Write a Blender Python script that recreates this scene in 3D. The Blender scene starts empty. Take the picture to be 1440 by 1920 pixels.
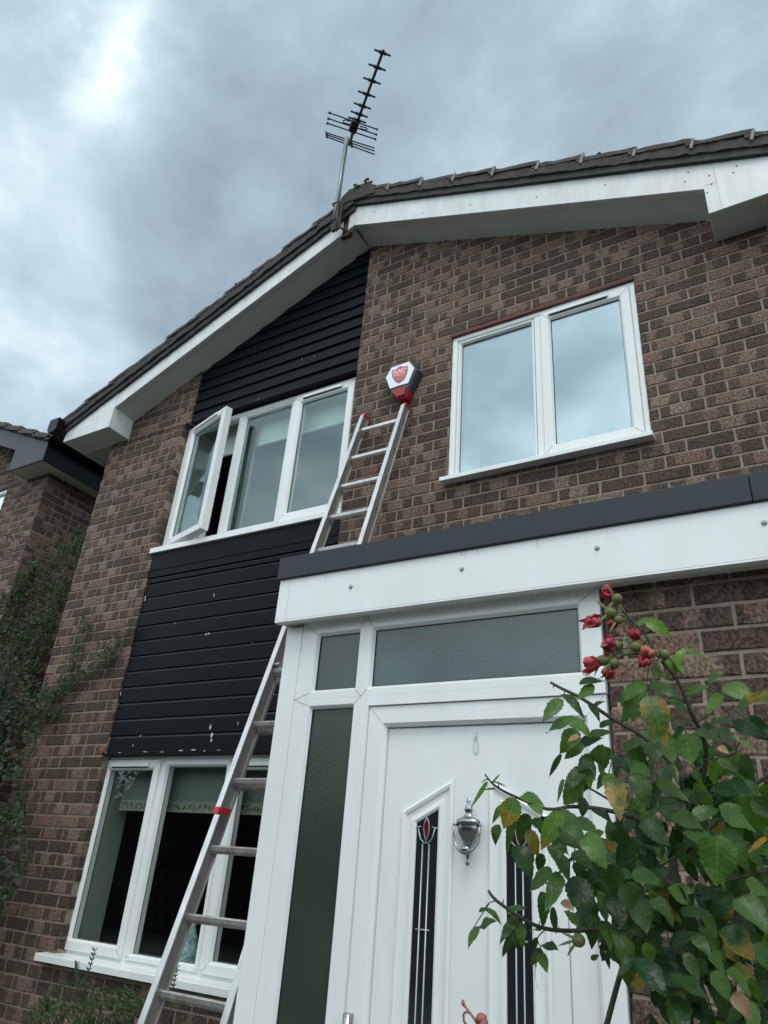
import bpy, bmesh, math, random
from mathutils import Vector, Matrix, noise as mnoise
random.seed(7)
SC = bpy.context.scene
COL = SC.collection
R = math.radians
# The scene is measured from the eye: X runs right along the facade, D is the distance
# out from the eye square to the facade, H the height above the eye.  EYE is 1.6 m up.
DW, HE = 3.34, 1.6

# ------------------------------------------------------------------ camera
YAW, PIT, ROLL, FPX = 0.56584, 0.47393, 0.08102, 1340.0
fwd = Vector((-math.sin(YAW)*math.cos(PIT), math.cos(YAW)*math.cos(PIT), math.sin(PIT)))
r0 = fwd.cross(Vector((0, 0, 1))).normalized()
u0 = r0.cross(fwd)
rt = math.cos(ROLL)*r0 + math.sin(ROLL)*u0
up = -math.sin(ROLL)*r0 + math.cos(ROLL)*u0
cam_d = bpy.data.cameras.new('camera')
cam = bpy.data.objects.new('camera', cam_d)
COL.objects.link(cam)
cam_d.sensor_fit = 'HORIZONTAL'
cam_d.sensor_width = 36
cam_d.lens = FPX/1440*36
cam_d.clip_start = 0.02
cam_d.clip_end = 2000
M = Matrix((rt, up, -fwd)).transposed().to_4x4()
M.translation = Vector((0, -DW, HE))
cam.matrix_world = M
SC.camera = cam
SC.render.resolution_x, SC.render.resolution_y = 768, 1024

def W(X, D, H):
    return Vector((X, D-DW, H+HE))
def ray(x, y):
    return (x-720)/FPX*rt - (y-960)/FPX*up + fwd
def at(x, y, D):
    v = ray(x, y); v = v*(D/v.y)
    return Vector((v.x, D, v.z))
def atH(x, y, H):
    v = ray(x, y); v = v*(H/v.z)
    return Vector((v.x, v.y, H))

# ------------------------------------------------------------------ sky, sun, exposure
wd = bpy.data.worlds.new('World')
SC.world = wd
wd.use_nodes = True
nt = wd.node_tree
N, LK = nt.nodes, nt.links
N.clear()
def wn(t, **k):
    n = N.new(t)
    for a, b in k.items(): setattr(n, a, b)
    return n
def wmath(op, a, b=None, c=None, clamp=False):
    n = N.new('ShaderNodeMath'); n.operation = op; n.use_clamp = clamp
    for i, v in enumerate((a, b, c)):
        if v is None: continue
        if isinstance(v, (int, float)): n.inputs[i].default_value = v
        else: LK.new(v, n.inputs[i])
    return n.outputs[0]
SUN_EL, SUN_AZ = R(60), R(148)     # azimuth measured clockwise from +Y; behind the viewer
sky = wn('ShaderNodeTexSky'); sky.sky_type = 'NISHITA'; sky.sun_disc = False
sky.sun_elevation = SUN_EL; sky.sun_rotation = SUN_AZ
tc = wn('ShaderNodeTexCoord')
sep = wn('ShaderNodeSeparateXYZ'); LK.new(tc.outputs['Generated'], sep.inputs[0])
den = wmath('ADD', wmath('MAXIMUM', sep.outputs[2], 0.0), 0.35)
cmb = wn('ShaderNodeCombineXYZ')
LK.new(wmath('DIVIDE', sep.outputs[0], den), cmb.inputs[0])
LK.new(wmath('DIVIDE', sep.outputs[1], den), cmb.inputs[1])
def wnoise(scale, detail, rough, dist, off):
    mp = wn('ShaderNodeMapping'); mp.inputs['Location'].default_value = off
    mp.inputs['Rotation'].default_value = (0, 0, 0.5)
    mp.inputs['Scale'].default_value = (1.0, 1.1, 1)
    LK.new(cmb.outputs[0], mp.inputs[0])
    n = wn('ShaderNodeTexNoise')
    n.inputs['Scale'].default_value = scale; n.inputs['Detail'].default_value = detail
    n.inputs['Roughness'].default_value = rough; n.inputs['Distortion'].default_value = dist
    LK.new(mp.outputs[0], n.inputs['Vector'])
    return n.outputs[0]
n1 = wnoise(1.5, 8, 0.55, 0.35, (3.1, 1.7, 0))
n2 = wnoise(4.2, 8, 0.55, 0.25, (8.3, 4.2, 0))
n3 = wnoise(3.6, 9, 0.58, 0.3, (2.2, 6.6, 0))
val = wmath('ADD', wmath('MULTIPLY', wmath('SUBTRACT', n1, 0.5), 1.7),
            wmath('MULTIPLY', wmath('SUBTRACT', n2, 0.5), 0.95))
val = wmath('ADD', val, 0.44)
def blob(px, py, rad, amp):
    d = ray(px, py).normalized()
    s = wn('ShaderNodeVectorMath', operation='DISTANCE')
    LK.new(tc.outputs['Generated'], s.inputs[0]); s.inputs[1].default_value = d
    q = wmath('ADD', s.outputs['Value'], wmath('MULTIPLY', wmath('SUBTRACT', n2, 0.5), rad*1.3))
    q = wmath('DIVIDE', q, rad)
    e_ = wmath('MULTIPLY', wmath('EXPONENT', wmath('MULTIPLY', wmath('MULTIPLY', q, q), -1.0)), amp)
    return wmath('MULTIPLY', e_, wmath('ADD', wmath('MULTIPLY', wmath('SUBTRACT', n3, .38), 3.2), .25))
for b in [(185, 120, .06, .26), (150, 50, .15, .34), (50, 170, .16, .22), (250, 40, .08, .2), (200, 250, .06, .12), (400, 110, .08, .13), (330, 360, .20, -.26),
          (60, 460, .16, -.08), (90, 690, .16, .20), (640, 250, .2, .04), (980, 210, .10, -.16),
          (1250, 130, .25, .10), (520, 520, .13, .06)]:
    val = wmath('ADD', val, blob(*b))
# paler patch added high behind the viewer, lifting the window reflections
s_b = wn('ShaderNodeVectorMath', operation='DISTANCE'); LK.new(tc.outputs['Generated'], s_b.inputs[0]); s_b.inputs[1].default_value = (-.25, -.75, .61)
qb = wmath('DIVIDE', s_b.outputs['Value'], .42)
val = wmath('ADD', val, wmath('MULTIPLY', wmath('EXPONENT', wmath('MULTIPLY', wmath('MULTIPLY', qb, qb), -1.0)), .12))
ramp = wn('ShaderNodeValToRGB'); LK.new(val, ramp.inputs[0])
cr = ramp.color_ramp
cr.elements[0].position = 0.0; cr.elements[0].color = (.165, .210, .262, 1)
cr.elements[1].position = 1.0; cr.elements[1].color = (.93, 1.0, 1.0, 1)
e = cr.elements.new(0.42); e.color = (.325, .420, .490, 1)
e = cr.elements.new(0.62); e.color = (.46, .580, .650, 1)
# the sky behind the viewer is boosted to brighten the facade
back = wn('ShaderNodeMapRange'); back.interpolation_type = 'SMOOTHSTEP'
LK.new(sep.outputs[1], back.inputs['Value'])
back.inputs['From Min'].default_value = 0.25; back.inputs['From Max'].default_value = -0.7
back.inputs['To Min'].default_value = 1.0; back.inputs['To Max'].default_value = 2.45
neu = wn('ShaderNodeMixRGB'); neu.blend_type = 'MULTIPLY'
bf = wn('ShaderNodeMapRange'); LK.new(sep.outputs[1], bf.inputs['Value'])
bf.inputs['From Min'].default_value = .2; bf.inputs['From Max'].default_value = -.5
LK.new(bf.outputs[0], neu.inputs[0]); LK.new(ramp.outputs[0], neu.inputs[1]); neu.inputs[2].default_value = (1.10, .99, .93, 1)
sc1 = wn('ShaderNodeVectorMath', operation='SCALE')
LK.new(neu.outputs[0], sc1.inputs[0])
LK.new(wmath('MULTIPLY', back.outputs[0], 10.0), sc1.inputs['Scale'])
mx = wn('ShaderNodeMixRGB'); mx.inputs[0].default_value = 0.96
LK.new(sky.outputs[0], mx.inputs[1]); LK.new(sc1.outputs[0], mx.inputs[2])
bg = wn('ShaderNodeBackground'); bg.inputs['Strength'].default_value = 0.1
LK.new(mx.outputs[0], bg.inputs['Color'])
wo = wn('ShaderNodeOutputWorld'); LK.new(bg.outputs[0], wo.inputs['Surface'])

sun_d = bpy.data.lights.new('sun', 'SUN')
sun = bpy.data.objects.new('sun', sun_d); COL.objects.link(sun)
sun_d.energy = 1.0; sun_d.angle = R(25); sun_d.color = (1.0, .97, .92)
sv = Vector((math.sin(SUN_AZ)*math.cos(SUN_EL), math.cos(SUN_AZ)*math.cos(SUN_EL), math.sin(SUN_EL)))
sun.rotation_euler = (-sv).to_track_quat('-Z', 'Y').to_euler()
sun.location = (0, -20, 20)
SC.view_settings.view_transform = 'Standard'
SC.view_settings.look = 'None'
SC.view_settings.exposure = 0.46
SC.view_settings.gamma = 1.0

# ------------------------------------------------------------------ materials
def mat(name, col, rough=.5, metal=0, spec=.5, noise=None, bump=None, bands=None):
    """noise=(scale, colour2, contrast); bump=(scale, strength, distance)"""
    m = bpy.data.materials.new(name); m.use_nodes = True
    t = m.node_tree; p = t.nodes['Principled BSDF']
    p.inputs['Base Color'].default_value = (*col, 1)
    p.inputs['Roughness'].default_value = rough
    p.inputs['Metallic'].default_value = metal
    p.inputs['Specular IOR Level'].default_value = spec
    if noise or bump:
        c = t.nodes.new('ShaderNodeTexCoord')
    if noise:
        s, c2, k = noise[:3]
        mp = t.nodes.new('ShaderNodeMapping')
        mp.inputs['Scale'].default_value = noise[3] if len(noise) > 3 else (1, 1, 1)
        t.links.new(c.outputs['Object'], mp.inputs[0])
        n = t.nodes.new('ShaderNodeTexNoise'); n.inputs['Scale'].default_value = s
        n.inputs['Detail'].default_value = 6; n.inputs['Roughness'].default_value = .62
        t.links.new(mp.outputs[0], n.inputs['Vector'])
        r = t.nodes.new('ShaderNodeMapRange')
        r.inputs['From Min'].default_value = .5-.5/k; r.inputs['From Max'].default_value = .5+.5/k
        t.links.new(n.outputs[0], r.inputs['Value'])
        x = t.nodes.new('ShaderNodeMixRGB')
        x.inputs[1].default_value = (*col, 1); x.inputs[2].default_value = (*c2, 1)
        t.links.new(r.outputs[0], x.inputs[0]); t.links.new(x.outputs[0], p.inputs['Base Color'])
    if bump:
        s, st, d = bump
        n = t.nodes.new('ShaderNodeTexNoise'); n.inputs['Scale'].default_value = s
        n.inputs['Detail'].default_value = 5
        t.links.new(c.outputs['Object'], n.inputs['Vector'])
        b = t.nodes.new('ShaderNodeBump'); b.inputs['Strength'].default_value = st
        b.inputs['Distance'].default_value = d
        t.links.new(n.outputs[0], b.inputs['Height']); t.links.new(b.outputs[0], p.inputs['Normal'])
    return m

UPVC = mat('upvc', (.76, .79, .78), .28, noise=(6.0, (.69, .72, .70), 2.4, (1, 1, .3)), bump=(25, .05, .002))
UPVC_OLD = mat('weathered_upvc', (.70, .73, .72), .38, noise=(7.0, (.54, .56, .54), 2.2, (2.5, 1, .5)), bump=(30, .08, .002))
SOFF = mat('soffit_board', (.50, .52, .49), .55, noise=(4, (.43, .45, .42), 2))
SEAM = mat('seam', (.30, .31, .30), .6)
SEAL = mat('sealant', (.02, .02, .02), .6)
BLACKP = mat('black_gloss_plastic', (.006, .007, .009), .38, spec=.15)
GREYCAP = mat('anthracite_trim', (.027, .034, .043), .42, spec=.28, noise=(5, (.022, .028, .036), 2))
PAINT = mat('black_paint', (.0045, .0060, .0085), .42, spec=.07, noise=(2.2, (.008, .010, .014), 2.0, (1, 1, 3)), bump=(60, .12, .002))
CHIP = mat('bare_chip', (.5, .47, .42), .8)
ALU = mat('aluminium', (.66, .66, .65), .34, .85, noise=(14, (.48, .47, .45), 2.2, (3, 3, .4)), bump=(90, .1, .001))
ALUW = mat('worn_aluminium', (.60, .58, .56), .40, .7, noise=(22, (.27, .25, .235), 2.0, (1, 1, 1)), bump=(120, .15, .001))
ALUWEB = mat('shaded_aluminium', (.30, .28, .26), .5, .5, noise=(9, (.20, .19, .175), 2, (2, 2, .5)))
REDCAP = mat('red_plastic', (.42, .012, .018), .4)
DARKM = mat('antenna_metal', (.022, .022, .026), .45, .4)
GALV = mat('galvanised', (.30, .33, .33), .45, .7, noise=(30, (.20, .22, .22), 2))
RUST = mat('rusty_steel', (.12, .07, .05), .7, .3, noise=(40, (.05, .035, .03), 2))
CABLE = mat('cable', (.012, .012, .012), .5)
TILE = mat('concrete_tile', (.046, .041, .036), .9, noise=(9, (.088, .080, .070), 1.6), bump=(35, .6, .01))
MORTARV = mat('verge_mortar', (.070, .063, .056), .95, noise=(14, (.030, .028, .025), 1.7), bump=(28, .8, .012))
UNDERC = mat('undercloak', (.020, .023, .024), .8, noise=(10, (.035, .036, .034), 2))
LIGHTM = mat('pale_mortar', (.27, .26, .24), .9, bump=(50, .6, .006))
LICHEN = mat('lichen', (.10, .10, .045), .95, noise=(30, (.17, .16, .12), 2), bump=(40, .8, .01))
INTER = mat('dark_interior', (.035, .04, .04), .9)
PLAST = mat('plaster', (.50, .55, .50), .8)
BLIND = mat('blind_fabric', (.80, .84, .78), .8, noise=(3, (.54, .58, .52), 2))
VAL = mat('patterned_hem', (.25, .255, .21), .8)
CURT = mat('curtain', (.15, .16, .16), .85, noise=(5, (.08, .085, .08), 2, (9, 9, .5)))
NET = mat('white_cloth', (.70, .74, .74), .85)
CERAM = mat('ceramic', (.45, .58, .60), .3, noise=(40, (.08, .2, .22), 4))
CHROME = mat('brushed_chrome', (.36, .37, .38), .24, 1.0, noise=(20, (.25, .25, .26), 2))
LEAD = mat('lead_strip', (.30, .36, .36), .35, .7)
REDGL = mat('red_glass', (.16, .004, .012), .1)
WHITEP = mat('white_plastic', (.78, .82, .86), .3)
ALBLK = mat('alarm_black', (.035, .045, .055), .35)
ALRED = mat('alarm_red_lens', (.30, .008, .02), .18)
SHIELD = mat('shield_red', (.62, .10, .11), .5)
SHIELDL = mat('shield_grey', (.16, .17, .19), .5)
LETTER = mat('letter_white', (.85, .82, .82), .5)
CLIPM = mat('clear_hook', (.55, .62, .60), .12)
SCREW = mat('screw_cap', (.30, .33, .35), .3)
LINTEL = mat('red_oxide', (.13, .026, .018), .7, noise=(16, (.06, .02, .016), 2))
GROUND = mat('ground_paving', (.15, .145, .13), .9, noise=(3, (.11, .105, .095), 2), bump=(12, .4, .02))
GRASSM = mat('lawn_green', (.045, .085, .03), .9, noise=(6, (.07, .10, .04), 2))
BARK = mat('rose_stem', (.055, .042, .030), .7, noise=(30, (.035, .045, .02), 2), bump=(60, .5, .004))
GSTEM = mat('green_stem', (.085, .12, .035), .6)
TRUNKM = mat('tree_bark', (.06, .05, .04), .9)

def glass(name, refl, tint=(.80, .88, .86), rough=0.0, bumps=0.0, mul=1.6):
    m = bpy.data.materials.new(name); m.use_nodes = True
    t = m.node_tree; t.nodes.clear()
    o = t.nodes.new('ShaderNodeOutputMaterial')
    tr = t.nodes.new('ShaderNodeBsdfTransparent'); tr.inputs[0].default_value = (*tint, 1)
    g = t.nodes.new('ShaderNodeBsdfGlossy'); g.inputs['Roughness'].default_value = rough
    g.inputs[0].default_value = (.84, .96, 1.0, 1)
    lw = t.nodes.new('ShaderNodeLayerWeight'); lw.inputs['Blend'].default_value = .5
    pw = t.nodes.new('ShaderNodeMath'); pw.operation = 'POWER'; pw.inputs[1].default_value = 5
    t.links.new(lw.outputs['Facing'], pw.inputs[0])
    f = t.nodes.new('ShaderNodeMath'); f.operation = 'MULTIPLY_ADD'; f.inputs[1].default_value = .94; f.inputs[2].default_value = .05
    t.links.new(pw.outputs[0], f.inputs[0])
    mm = t.nodes.new('ShaderNodeMath'); mm.operation = 'MULTIPLY_ADD'; mm.use_clamp = True
    mm.inputs[1].default_value = mul; mm.inputs[2].default_value = refl
    t.links.new(f.outputs[0], mm.inputs[0])
    x = t.nodes.new('ShaderNodeMixShader')
    t.links.new(mm.outputs[0], x.inputs[0]); t.links.new(tr.outputs[0], x.inputs[1]); t.links.new(g.outputs[0], x.inputs[2])
    t.links.new(x.outputs[0], o.inputs[0])
    if bumps:
        c = t.nodes.new('ShaderNodeTexCoord'); n = t.nodes.new('ShaderNodeTexNoise')
        n.inputs['Scale'].default_value = 2.0; n.inputs['Detail'].default_value = 1
        t.links.new(c.outputs['Object'], n.inputs['Vector'])
        b = t.nodes.new('ShaderNodeBump'); b.inputs['Strength'].default_value = bumps; b.inputs['Distance'].default_value = .01
        t.links.new(n.outputs[0], b.inputs['Height']); t.links.new(b.outputs[0], g.inputs['Normal'])
    return m
GL_R = glass('coated_glass', .27, (.70, .80, .80), bumps=.04, mul=1)
GL_L = glass('window_glass', .03, (.86, .93, .92), bumps=.04, mul=.9)
GL_D = glass('low_window_glass', .0, (.93, .96, .94), mul=.85)

def frosted(ca, cb):
    m = bpy.data.materials.new('obscured_glass'); m.use_nodes = True
    t = m.node_tree; p = t.nodes['Principled BSDF']
    p.inputs['Base Color'].default_value = (.020, .030, .028, 1)
    p.inputs['Roughness'].default_value = .20
    p.inputs['IOR'].default_value = 1.62
    c = t.nodes.new('ShaderNodeTexCoord')
    v = t.nodes.new('ShaderNodeTexNoise'); v.inputs['Scale'].default_value = 125
    v.inputs['Detail'].default_value = 2; v.inputs['Distortion'].default_value = 1.5
    t.links.new(c.outputs['Object'], v.inputs['Vector'])
    b = t.nodes.new('ShaderNodeBump'); b.inputs['Strength'].default_value = .20; b.inputs['Distance'].default_value = .004
    t.links.new(v.outputs[0], b.inputs['Height']); t.links.new(b.outputs[0], p.inputs['Normal'])
    n = t.nodes.new('ShaderNodeTexNoise'); n.inputs['Scale'].default_value = 2.2
    t.links.new(c.outputs['Object'], n.inputs['Vector'])
    r = t.nodes.new('ShaderNodeValToRGB')
    r.color_ramp.elements[0].position = .35; r.color_ramp.elements[0].color = (*ca, 1)
    r.color_ramp.elements[1].position = .7; r.color_ramp.elements[1].color = (*cb, 1)
    t.links.new(n.outputs[0], r.inputs[0]); t.links.new(r.outputs[0], p.inputs['Base Color'])
    return m
FROST = frosted((.024, .034, .027), (.046, .058, .044)); FROSTT = frosted((.045, .075, .072), (.085, .128, .125))
DOORGL = mat('door_glass', (.014, .024, .026), .06, noise=(5, (.022, .014, .020), 1.6, (4, 4, 1)))
DOORGL.node_tree.nodes['Principled BSDF'].inputs['IOR'].default_value = 1.7

def brick_mat():
    m = bpy.data.materials.new('rustic_brick'); m.use_nodes = True
    t = m.node_tree; p = t.nodes['Principled BSDF']; L = t.links
    p.inputs['Roughness'].default_value = .92; p.inputs['Specular IOR Level'].default_value = .2
    def nd(k, **a):
        n = t.nodes.new(k)
        for x, y in a.items(): setattr(n, x, y)
        return n
    def mth(op, a, b=None, clamp=False):
        n = nd('ShaderNodeMath', operation=op, use_clamp=clamp)
        for i, v in enumerate((a, b)):
            if v is None: continue
            if isinstance(v, (int, float)): n.inputs[i].default_value = v
            else: L.new(v, n.inputs[i])
        return n.outputs[0]
    at_ = nd('ShaderNodeAttribute', attribute_name='bk')
    sp = nd('ShaderNodeSeparateColor'); L.new(at_.outputs['Color'], sp.inputs[0])
    r1, r2, fu = sp.outputs
    c = nd('ShaderNodeTexCoord')
    def noi(scale, det, rough=.6, mpsc=(1, 1, 1)):
        mp = nd('ShaderNodeMapping'); mp.inputs['Scale'].default_value = mpsc
        L.new(c.outputs['Object'], mp.inputs[0])
        n = nd('ShaderNodeTexNoise'); n.inputs['Scale'].default_value = scale
        n.inputs['Detail'].default_value = det; n.inputs['Roughness'].default_value = rough
        L.new(mp.outputs[0], n.inputs['Vector']); return n.outputs[0]
    nb = noi(26, 4)
    # banded bricks: dark ends, pale middle, edges of the bands ragged
    dist = mth('MULTIPLY', mth('ABSOLUTE', mth('SUBTRACT', fu, mth('ADD', .38, mth('MULTIPLY', r1, .24)))), 2.0)
    dist = mth('ADD', dist, mth('MULTIPLY', mth('SUBTRACT', nb, .5), .55))
    thr = mth('ADD', .12, mth('MULTIPLY', r2, .62))
    sm = nd('ShaderNodeMapRange', interpolation_type='SMOOTHSTEP'); L.new(mth('SUBTRACT', dist, thr), sm.inputs['Value'])
    sm.inputs['From Min'].default_value = -.05; sm.inputs['From Max'].default_value = .07
    dark = sm.outputs[0]
    alld = mth('LESS_THAN', r1, .24)
    dark = mth('MAXIMUM', dark, mth('MULTIPLY', alld, .9))
    dark = mth('MULTIPLY', dark, mth('SUBTRACT', 1.0, mth('MULTIPLY', mth('GREATER_THAN', r1, .90), .8)))
    lightc = nd('ShaderNodeValToRGB'); L.new(r2, lightc.inputs[0])
    cr = lightc.color_ramp; cr.interpolation = 'LINEAR'
    cr.elements[0].position = 0; cr.elements[0].color = (0.149, 0.106, 0.077, 1)
    cr.elements[1].position = 1; cr.elements[1].color = (0.129, 0.092, 0.067, 1)
    for q, col in ((.3, (0.125, 0.085, 0.063, 1)), (.5, (0.168, 0.123, 0.092, 1)), (.72, (0.138, 0.089, 0.066, 1)), (.9, (0.149, 0.095, 0.070, 1))):
        e = cr.elements.new(q); e.color = col
    darkc = nd('ShaderNodeValToRGB'); L.new(r1, darkc.inputs[0])
    cr = darkc.color_ramp
    cr.elements[0].position = 0; cr.elements[0].color = (0.058, 0.041, 0.033, 1)
    cr.elements[1].position = 1; cr.elements[1].color = (0.089, 0.061, 0.046, 1)
    e = cr.elements.new(.5); e.color = (0.070, 0.050, 0.040, 1)
    x = nd('ShaderNodeMixRGB'); L.new(dark, x.inputs[0]); L.new(lightc.outputs[0], x.inputs[1]); L.new(darkc.outputs[0], x.inputs[2])
    # crazed grain
    g = noi(95, 4, .7, (1, 1, .8))
    gr = nd('ShaderNodeMapRange'); L.new(g, gr.inputs['Value'])
    gr.inputs['From Min'].default_value = .36; gr.inputs['From Max'].default_value = .62
    gr.inputs['To Min'].default_value = .38; gr.inputs['To Max'].default_value = 1.8
    y = nd('ShaderNodeVectorMath', operation='SCALE'); L.new(x.outputs[0], y.inputs[0]); L.new(gr.outputs[0], y.inputs['Scale'])
    w = noi(1.3, 3)
    wr = nd('ShaderNodeMapRange'); L.new(w, wr.inputs['Value'])
    wr.inputs['From Min'].default_value = .3; wr.inputs['From Max'].default_value = .7
    wr.inputs['To Min'].default_value = .85; wr.inputs['To Max'].default_value = 1.15
    y2 = nd('ShaderNodeVectorMath', operation='SCALE'); L.new(y.outputs[0], y2.inputs[0]); L.new(wr.outputs[0], y2.inputs['Scale'])
    L.new(y2.outputs[0], p.inputs['Base Color'])
    b = nd('ShaderNodeBump'); b.inputs['Strength'].default_value = .8; b.inputs['Distance'].default_value = .006
    hh = mth('ADD', mth('MULTIPLY', g, .7), noi(45, 4))
    L.new(hh, b.inputs['Height']); L.new(b.outputs[0], p.inputs['Normal'])
    return m
BRICK = brick_mat()
MORTAR = mat('mortar', (.300, .246, .196), .95, spec=.2, noise=(16, (.200, .164, .130), 1.8), bump=(70, .7, .006))

def leaf_mat(name, base, light, spot, dry=.12, wet=.36, trans=.30):
    m = bpy.data.materials.new(name); m.use_nodes = True
    t = m.node_tree; p = t.nodes['Principled BSDF']; L = t.links
    p.inputs['Roughness'].default_value = wet; p.inputs['Specular IOR Level'].default_value = .36
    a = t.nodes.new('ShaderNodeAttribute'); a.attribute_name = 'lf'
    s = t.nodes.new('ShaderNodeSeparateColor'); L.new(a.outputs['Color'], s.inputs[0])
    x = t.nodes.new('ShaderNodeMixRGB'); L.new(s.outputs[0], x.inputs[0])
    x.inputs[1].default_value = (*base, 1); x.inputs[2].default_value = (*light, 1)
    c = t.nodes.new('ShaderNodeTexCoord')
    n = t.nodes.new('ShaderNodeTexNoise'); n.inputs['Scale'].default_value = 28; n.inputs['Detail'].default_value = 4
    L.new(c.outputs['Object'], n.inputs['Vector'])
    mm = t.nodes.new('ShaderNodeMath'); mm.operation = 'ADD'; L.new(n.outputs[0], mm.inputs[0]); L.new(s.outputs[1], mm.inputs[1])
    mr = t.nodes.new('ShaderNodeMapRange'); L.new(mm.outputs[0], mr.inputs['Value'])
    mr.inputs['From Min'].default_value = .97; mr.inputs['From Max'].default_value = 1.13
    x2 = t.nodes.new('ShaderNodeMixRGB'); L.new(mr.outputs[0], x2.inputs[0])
    L.new(x.outputs[0], x2.inputs[1]); x2.inputs[2].default_value = (*spot, 1)
    # veins (blue channel = across-leaf coordinate)
    v = t.nodes.new('ShaderNodeMapRange'); L.new(s.outputs[2], v.inputs['Value'])
    v.inputs['From Min'].default_value = .0; v.inputs['From Max'].default_value = .07
    v.inputs['To Min'].default_value = 1.7; v.inputs['To Max'].default_value = 1.0
    def M_(op, a_, b_):
        q = t.nodes.new('ShaderNodeMath'); q.operation = op
        for i_, w_ in enumerate((a_, b_)):
            if isinstance(w_, (int, float)): q.inputs[i_].default_value = w_
            else: L.new(w_, q.inputs[i_])
        return q.outputs[0]
    side = M_('FRACT', M_('SUBTRACT', M_('MULTIPLY', a.outputs['Alpha'], 7.5), M_('MULTIPLY', s.outputs[2], 1.9)), 0)
    side = M_('MULTIPLY', M_('LESS_THAN', side, .13), .45)
    nm = t.nodes.new('ShaderNodeTexNoise'); nm.inputs['Scale'].default_value = 60; nm.inputs['Detail'].default_value = 5; L.new(c.outputs['Object'], nm.inputs['Vector'])
    side = M_('ADD', side, M_('MULTIPLY', M_('SUBTRACT', nm.outputs[0], .5), 1.1))
    vv = M_('ADD', v.outputs[0], side)
    y = t.nodes.new('ShaderNodeVectorMath'); y.operation = 'SCALE'
    L.new(x2.outputs[0], y.inputs[0]); L.new(vv, y.inputs['Scale'])
    L.new(y.outputs[0], p.inputs['Base Color'])
    nb = t.nodes.new('ShaderNodeTexNoise'); nb.inputs['Scale'].default_value = 110; nb.inputs['Detail'].default_value = 3
    L.new(c.outputs['Object'], nb.inputs['Vector'])
    b = t.nodes.new('ShaderNodeBump'); b.inputs['Strength'].default_value = .5; b.inputs['Distance'].default_value = .003
    L.new(M_('SUBTRACT', nb.outputs[0], M_('MULTIPLY', vv, .5)), b.inputs['Height']); L.new(b.outputs[0], p.inputs['Normal'])
    tl = t.nodes.new('ShaderNodeBsdfTranslucent')
    tg = t.nodes.new('ShaderNodeMixRGB'); tg.blend_type = 'MULTIPLY'; tg.inputs[0].default_value = 1
    L.new(y.outputs[0], tg.inputs[1]); tg.inputs[2].default_value = (1.6, 1.9, .7, 1)
    L.new(tg.outputs[0], tl.inputs[0])
    ms = t.nodes.new('ShaderNodeMixShader'); ms.inputs[0].default_value = trans
    o = t.nodes['Material Output']
    L.new(p.outputs[0], ms.inputs[1]); L.new(tl.outputs[0], ms.inputs[2]); L.new(ms.outputs[0], o.inputs[0])
    return m
ROSELEAF = leaf_mat('rose_leaf', (.012, .040, .010), (.105, .205, .028), (.22, .14, .015))
SHRUBLEAF = leaf_mat('shrub_leaf', (.010, .026, .013), (.055, .095, .026), (.12, .07, .03), wet=.58)
REDLEAF = leaf_mat('red_leaf', (.022, .012, .012), (.060, .032, .028), (.06, .02, .02), wet=.5)
DRYLEAF = leaf_mat('dry_leaf', (.28, .16, .10), (.34, .22, .13), (.2, .08, .03))
PETAL = leaf_mat('rose_petal', (.28, .006, .028), (.60, .12, .14), (.10, .01, .015), wet=.6, trans=.15)
PETALO = leaf_mat('orange_petal', (.36, .09, .06), (.58, .22, .15), (.20, .04, .03), wet=.6, trans=.15)
HIP = mat('green_hip', (.080, .115, .028), .55, noise=(90, (.13, .13, .04), 2))
SHOOT = mat('red_shoot', (.28, .10, .08), .6)

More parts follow.
